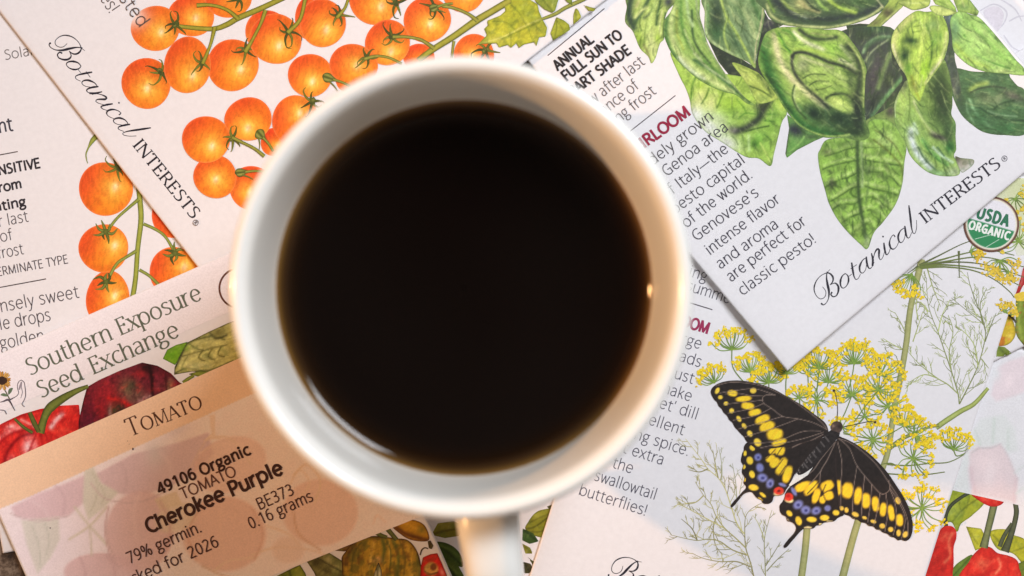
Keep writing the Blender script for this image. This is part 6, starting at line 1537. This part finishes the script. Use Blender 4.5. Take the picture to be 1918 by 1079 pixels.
# peach label band and the pale picture below it
i = Ink()
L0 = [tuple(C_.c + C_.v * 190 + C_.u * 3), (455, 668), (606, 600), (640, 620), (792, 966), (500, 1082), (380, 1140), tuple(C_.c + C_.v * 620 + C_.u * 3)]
HAZE = (226, 208, 212)
ops = [('B', (245, 234, 234)), ('b', 100, 1010, 190, 130, 0, (240, 232, 242), .95), ('b', 560, 900, 220, 190, -20, (246, 224, 212), .8),  # label tint warms towards the mug: part of the lamplight is painted in
       # big faded tomatoes and leaves
       ('P', [(20, 950), (75, 925), (160, 890), (158, 940), (130, 965), (80, 975), (30, 968)], (220, 194, 203), .9, 6), ('P', [(176, 890), (250, 850), (330, 830), (390, 810), (400, 850), (360, 890), (310, 915), (262, 928), (220, 924), (190, 905)], (217, 192, 198), .9, 5),
       ('P', [(158, 880), (175, 873), (190, 905), (222, 922), (196, 950), (165, 975), (155, 940)], (216, 216, 204), .9, 5), ('h', 262, 995, 64, 76, 10, (223, 192, 193), .85, .1), ('h', 190, 1072, 70, 36, 0, (222, 192, 196), .85, .12), ('h', 420, 1000, 78, 70, 0, (230, 192, 176), .75, .1), ('h', 430, 870, 70, 50, -20, (230, 194, 178), .6, .1),
       ('h', 600, 960, 70, 62, 0, (230, 190, 170), .6, .1), ('h', 330, 970, 40, 26, -20, (228, 214, 194), .75, .25),
       ('P', [(40, 975), (110, 968), (112, 1010), (95, 1045), (70, 1075), (50, 1020)], (216, 217, 210), .85, 6), ('l', [(140, 950), (168, 985), (200, 1020)], 2.5, (210, 206, 190), .8), ('l', [(200, 950), (168, 985), (130, 1010)], 2.5, (212, 206, 190), .8), ('l', [(168, 985), (172, 1040)], 2.2, (212, 206, 194), .8),
       ('P', [(290, 935), (330, 920), (342, 945), (300, 955)], (226, 210, 184), .8, 4), ('P', [(392, 778), (402, 776), (404, 815), (416, 822), (384, 824), (396, 812)], (238, 216, 198), .95, 2),
       ('l', [(384, 824), (420, 818), (448, 836), (470, 870)], 2, (232, 208, 188), .8), ('l', [(350, 890), (370, 850), (384, 828)], 2, (226, 200, 186), .6), ('l', [(170, 905), (200, 935), (262, 940), (320, 915)], 1.6, (200, 176, 180), .6), ('l', [(20, 962), (70, 976), (130, 966)], 1.6, (206, 184, 190), .7), ('l', [(202, 950), (200, 1000), (215, 1050)], 1.6, (204, 178, 178), .5),
       ('l', [(550, 890), (575, 870), (600, 900), (590, 940)], 2.2, (232, 206, 178), .8), ('l', [(540, 915), (560, 880), (580, 905), (560, 935)], 1.8, (234, 208, 182), .7), ('l', [(500, 985), (540, 1000), (560, 1020)], 2, (236, 210, 186), .7), ('l', [(470, 1040), (520, 1025), (580, 1030), (610, 1040)], 2, (236, 212, 190), .8), ('l', [(400, 1070), (430, 1050), (480, 1045)], 2, (236, 214, 190), .7), ('l', [(380, 1060), (410, 1075), (460, 1090)], 2, (208, 176, 150), .6), ('l', [(700, 980), (706, 965), (722, 978)], 1.8, (238, 214, 200), .8), ('l', [(550, 960), (560, 1000), (600, 1030)], 2, (204, 164, 132), .6), ('b', 330, 805, 30, 16, -20, (222, 208, 208), .8), ('b', 290, 850, 20, 26, 0, (212, 206, 206), .7), ('b', 70, 930, 24, 16, 0, (228, 204, 214), .7), ('h', 540, 1030, 30, 24, 0, (232, 206, 190), .6, .3),
       ('l', [(204, 950), (196, 990), (206, 1040), (224, 1064)], 1.5, (200, 168, 172), .6), ('l', [(262, 924), (250, 960), (256, 1010)], 4, (234, 208, 208), .6), ('l', [(300, 940), (318, 980), (312, 1030)], 3, (208, 172, 170), .5), ('l', [(370, 960), (352, 1000), (368, 1050)], 2, (214, 170, 152), .6), ('l', [(420, 936), (412, 990), (424, 1060)], 5, (238, 206, 190), .5), ('l', [(470, 950), (492, 1000), (476, 1050)], 2, (214, 170, 150), .5), ('l', [(372, 850), (400, 836), (440, 832), (480, 850)], 1.6, (240, 214, 200), .7),
       ('l', [(100, 905), (120, 930), (118, 962)], 3, (206, 180, 190), .5), ('l', [(60, 938), (84, 955), (92, 972)], 3, (230, 210, 218), .6), ('l', [(230, 870), (238, 900), (232, 924)], 3, (206, 182, 188), .5), ('l', [(300, 846), (318, 872), (322, 905)], 4, (228, 208, 212), .6), ('l', [(150, 1045), (160, 1070), (156, 1090)], 3, (206, 176, 182), .6), ('l', [(200, 1040), (214, 1064), (214, 1090)], 3, (206, 176, 182), .6),
       ('l', [(60, 985), (72, 1020), (76, 1060)], 1.6, (198, 202, 194), .7), ('l', [(84, 980), (92, 1010), (86, 1040)], 1.6, (198, 202, 194), .7), ('l', [(172, 884), (182, 905), (180, 935), (168, 960)], 1.6, (198, 198, 182), .7), ('l', [(186, 905), (196, 925), (190, 944)], 1.4, (198, 198, 182), .7),
       # the plain peach band on top
       ('P', [(-90, 992), (0, 953), (60, 928), (247, 841), (392, 775), (455, 746), (560, 700), (560, 610), (455, 666), (-90, 905)], (240, 208, 178), 1, 1.2), ('n', .08, .014, 2)]
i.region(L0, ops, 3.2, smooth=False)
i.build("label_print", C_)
i = Ink()
i.region([tuple(p) for p in cq(2, 729, 2, 101)], [('B', (231, 227, 233)), ('n', .05, .008, 3)], 4.0, smooth=False)
i.build("banner_print", C_)
# band between banner and picture: hairline
GG = (92, 100, 86)
i = Ink()
text(i, "Southern", (57, 703), (212, 635), 31, 2.0, GG, serif=True, track=.07)
text(i, "Exposure", (226, 628), (380, 560), 31, 2.0, GG, serif=True, track=.07)
text(i, "Seed", (78, 745), (157, 710), 31, 2.0, GG, serif=True, track=.07)
text(i, "Exchange", (175, 701), (338, 629), 31, 2.0, GG, serif=True, track=.07)
i.build("lettering", C_)
i = Ink()
text(i, "TOMATO", (243, 818), (381, 763), 33, 1.8, (84, 52, 40), serif=True, track=.08, small=.76)
i.build("lettering", C_)
BR = (66, 42, 38)
line_of(C_, "49106 Organic", (299, 926), (470, 850), 20, 2.1, BR, track=.02, over=60)
line_of(C_, "TOMATO", (343, 935), (444, 890), 20, 1.3, (104, 68, 56), over=60)
line_of(C_, "Cherokee Purple", (279, 999), (532, 886), 26, 2.8, BR, over=60)
line_of(C_, "79% germin.", (243, 1056), (379, 995), 21, 1.3, (84, 56, 50), over=60)
line_of(C_, "Packed for 2026", (221, 1107), (411, 1022), 21, 1.3, (84, 56, 50), over=60)
line_of(C_, "BE373", (486, 955), (552, 925), 21, 1.2, (84, 52, 42), over=60)
line_of(C_, "0.16 grams", (470, 991), (588, 937), 21, 1.2, (84, 52, 42), over=60)
i = Ink()
i.dot(249, 841, 1.6, (60, 50, 54), n=6, ry=2.6)
i.dot(94, 989, 1.4, (70, 64, 70), n=6)
i.dot(239, 826, .8, (120, 100, 90), n=5)
i.dot(242, 832, .7, (120, 100, 90), n=5)
i.build("ink_specks", C_, at=60)
# sunflower held by two hands
i = Ink()
rnd = random.Random(4)
for k in range(22):
    a = 2 * math.pi * k / 22 + rnd.uniform(-.1, .1)
    r = rnd.uniform(13, 15.5)
    i.ribbon([(4 + 8 * math.cos(a), 713 + 8 * math.sin(a)), (4 + r * math.cos(a), 713 + r * math.sin(a)), (4 + (r + 3) * math.cos(a), 713 + (r + 3) * math.sin(a))], [2.2, 2.0, .6], rnd.choice([(206, 160, 82), (186, 136, 62), (222, 182, 110)]), (150, 104, 48), cap=0)
i.dot(3, 713, 10.5, (52, 38, 34), (64, 44, 34), n=20)
i.ribbon([(7, 727), (12, 736), (18, 748)], [1.2, 1.1, 1.2], (92, 92, 70), cap=0)
i.ribbon([(16, 739), (20, 730), (24, 727)], [.8, 4.0, .6], (92, 112, 88), cap=0)
i.ribbon([(14, 742), (6, 739), (1, 740)], [.8, 3.4, .6], (98, 120, 92), cap=0)
i.ribbon([(-4, 754), (6, 752), (13, 749), (18, 749), (24, 746), (31, 742), (35, 736), (33, 728), (33, 720), (36, 714), (40, 712)], [.7, .8, 1.6, 2.2, 1.2, .7, .7, .7, .7, .7, .7], (94, 86, 96), cap=0)
i.ribbon([(40, 712), (45, 716), (47, 726), (48, 740), (45, 750), (41, 757), (46, 762)], [.8, .8, .9, .9, .8, .8, .6], (94, 86, 96), cap=0)
i.ribbon([(41, 715), (40, 726), (42, 734), (39, 746)], [.6, .7, .7, .5], (126, 118, 130), cap=0)
i.ribbon([(36, 730), (38, 722), (40, 715)], [1.6, 1.8, .7], (150, 142, 152), cap=0)
i.ribbon([(17, 750), (21, 756), (24, 762), (28, 769)], [1.8, 1.4, .9, .7], (74, 66, 74), cap=0)
i.ribbon([(-4, 768), (8, 769), (12, 776)], [.8, .9, .8], (94, 86, 96), cap=0)
i.build("emblem_print", C_)
# round brown seal at the banner's end, mostly behind the mug
i = Ink()
i.ribbon([(448 + 37 * math.cos(t), 540 + 37 * math.sin(t)) for t in np.linspace(0, 2 * math.pi, 60)], 1.8, (96, 58, 46), cap=0)
i.build("printed_ring", C_)


# ------------------------------------------------------------------ mug and coffee
FM = S * (CAM_H - 0.096) / CAM_H        # metres per photo pixel at the rim
MX, MY = (863.5 - 959) * FM, -(539.0 - 539.5) * FM
ZB = 0.0016                      # what the mug stands on


def lathe(prof, n=160):
    V, F = [], []
    m = len(prof)
    for k in range(n):
        a = 2 * math.pi * k / n
        for r, z in prof:
            V.append((r * math.cos(a), r * math.sin(a), z))
    for k in range(n):
        for j in range(m - 1):
            a, b = k * m + j, ((k + 1) % n) * m + j
            F.append((a, b, b + 1, a + 1))
    return V, F


mug = bpy.data.objects.new("coffee_mug", None)
mug.empty_display_size = 0.03
mug.location = (MX, MY, ZB)
COL.objects.link(mug)
tag(mug, "white glazed ceramic coffee mug seen from straight above, handle towards the bottom edge", "mug")
CER = mat_ceramic()
H0 = 0.096 - ZB
pts = [(0.0005, .0035), (.020, .0035), (.0225, .0030), (.0232, .0004), (.0240, 0), (.0256, 0), (.0266, .0006), (.0275, .0030), (.0305, .0062), (.0345, .0105), (.0370, .0165), (.0380, .026), (.0385, .040), (.0391, .060), (.0399, .080), (.0405, H0 - .004), (.0408, H0 - .0022), (.04075, H0 - .0010), (.0402, H0 - .0003), (.0394, H0 - .00005),
       (.0386, H0 - .0004), (.0380, H0 - .0011), (.0375, H0 - .0022), (.0371, H0 - .004), (.0363, .084), (.0353, .0735), (.0344, .064), (.0343, .050), (.0338, .035), (.0330, .022), (.0310, .0135), (.0270, .0095), (.020, .0082), (.0005, .008)]
body = spline(pts, .0012)
V, F = lathe([tuple(p) for p in body])
mesh_obj("mug_body", V, F, CER, mug)
# handle: rounded strap swept along a loop
path = spline([(.0388, .0785), (.0450, .0800), (.0530, .0790), (.0620, .0735), (.0675, .0630), (.0680, .0500), (.0640, .0370), (.0560, .0270), (.0460, .0200), (.0376, .0172)], .0016)
tan = np.gradient(path, axis=0)
tan /= np.hypot(tan[:, 0], tan[:, 1])[:, None]
AZ = math.radians(-90 + 6.2)
V, F = [], []
K = 28
for q, (p, t) in enumerate(zip(path, tan)):
    s = q / (len(path) - 1)
    flare = 1 + .16 * math.exp(-(s / .08) ** 2) + .25 * math.exp(-((1 - s) / .08) ** 2)
    nrm = np.array([-t[1], t[0]])
    for k in range(K):
        a = 2 * math.pi * k / K
        ca, sa = math.cos(a), math.sin(a)
        e = .78
        w = .0051 * flare * math.copysign(abs(ca) ** e, ca)
        h = .0040 * flare * math.copysign(abs(sa) ** e, sa)
        rr, zz = p[0] + nrm[0] * h, p[1] + nrm[1] * h
        V.append((rr * math.cos(AZ) - w * math.sin(AZ), rr * math.sin(AZ) + w * math.cos(AZ), zz))
for q in range(len(path) - 1):
    for k in range(K):
        a, b = q * K + k, q * K + (k + 1) % K
        F.append((a, b, b + K, a + K))
mesh_obj("handle", V, F, CER, mug)

# coffee with its meniscus climbing the wall
ZC = 0.0715
prof, cols = [], []
RC = .03520
for r in list(np.linspace(.0002, .028, 16)) + list(np.linspace(.0285, RC, 34)):
    e = RC - r
    prof.append((r, ZC + .0014 * math.exp(-e / .0011)))
    f1, f2 = math.exp(-(e / .00070) ** 1.3), math.exp(-(e / .0022) ** 1.4)
    c = np.array([.0028, .0013, .001]) * (1 - f2) + np.array([.040, .0165, .0045]) * f2
    cols.append(c * (1 - f1) + np.array([.22, .12, .03]) * f1)
V, F = lathe(prof)
co = mesh_obj("coffee", V, F, mat_coffee(), None, np.array(cols * 160))
co.location = (MX, MY, 0)
tag(co, "black coffee filling the white mug, dark brown where it meets the wall", "coffee")
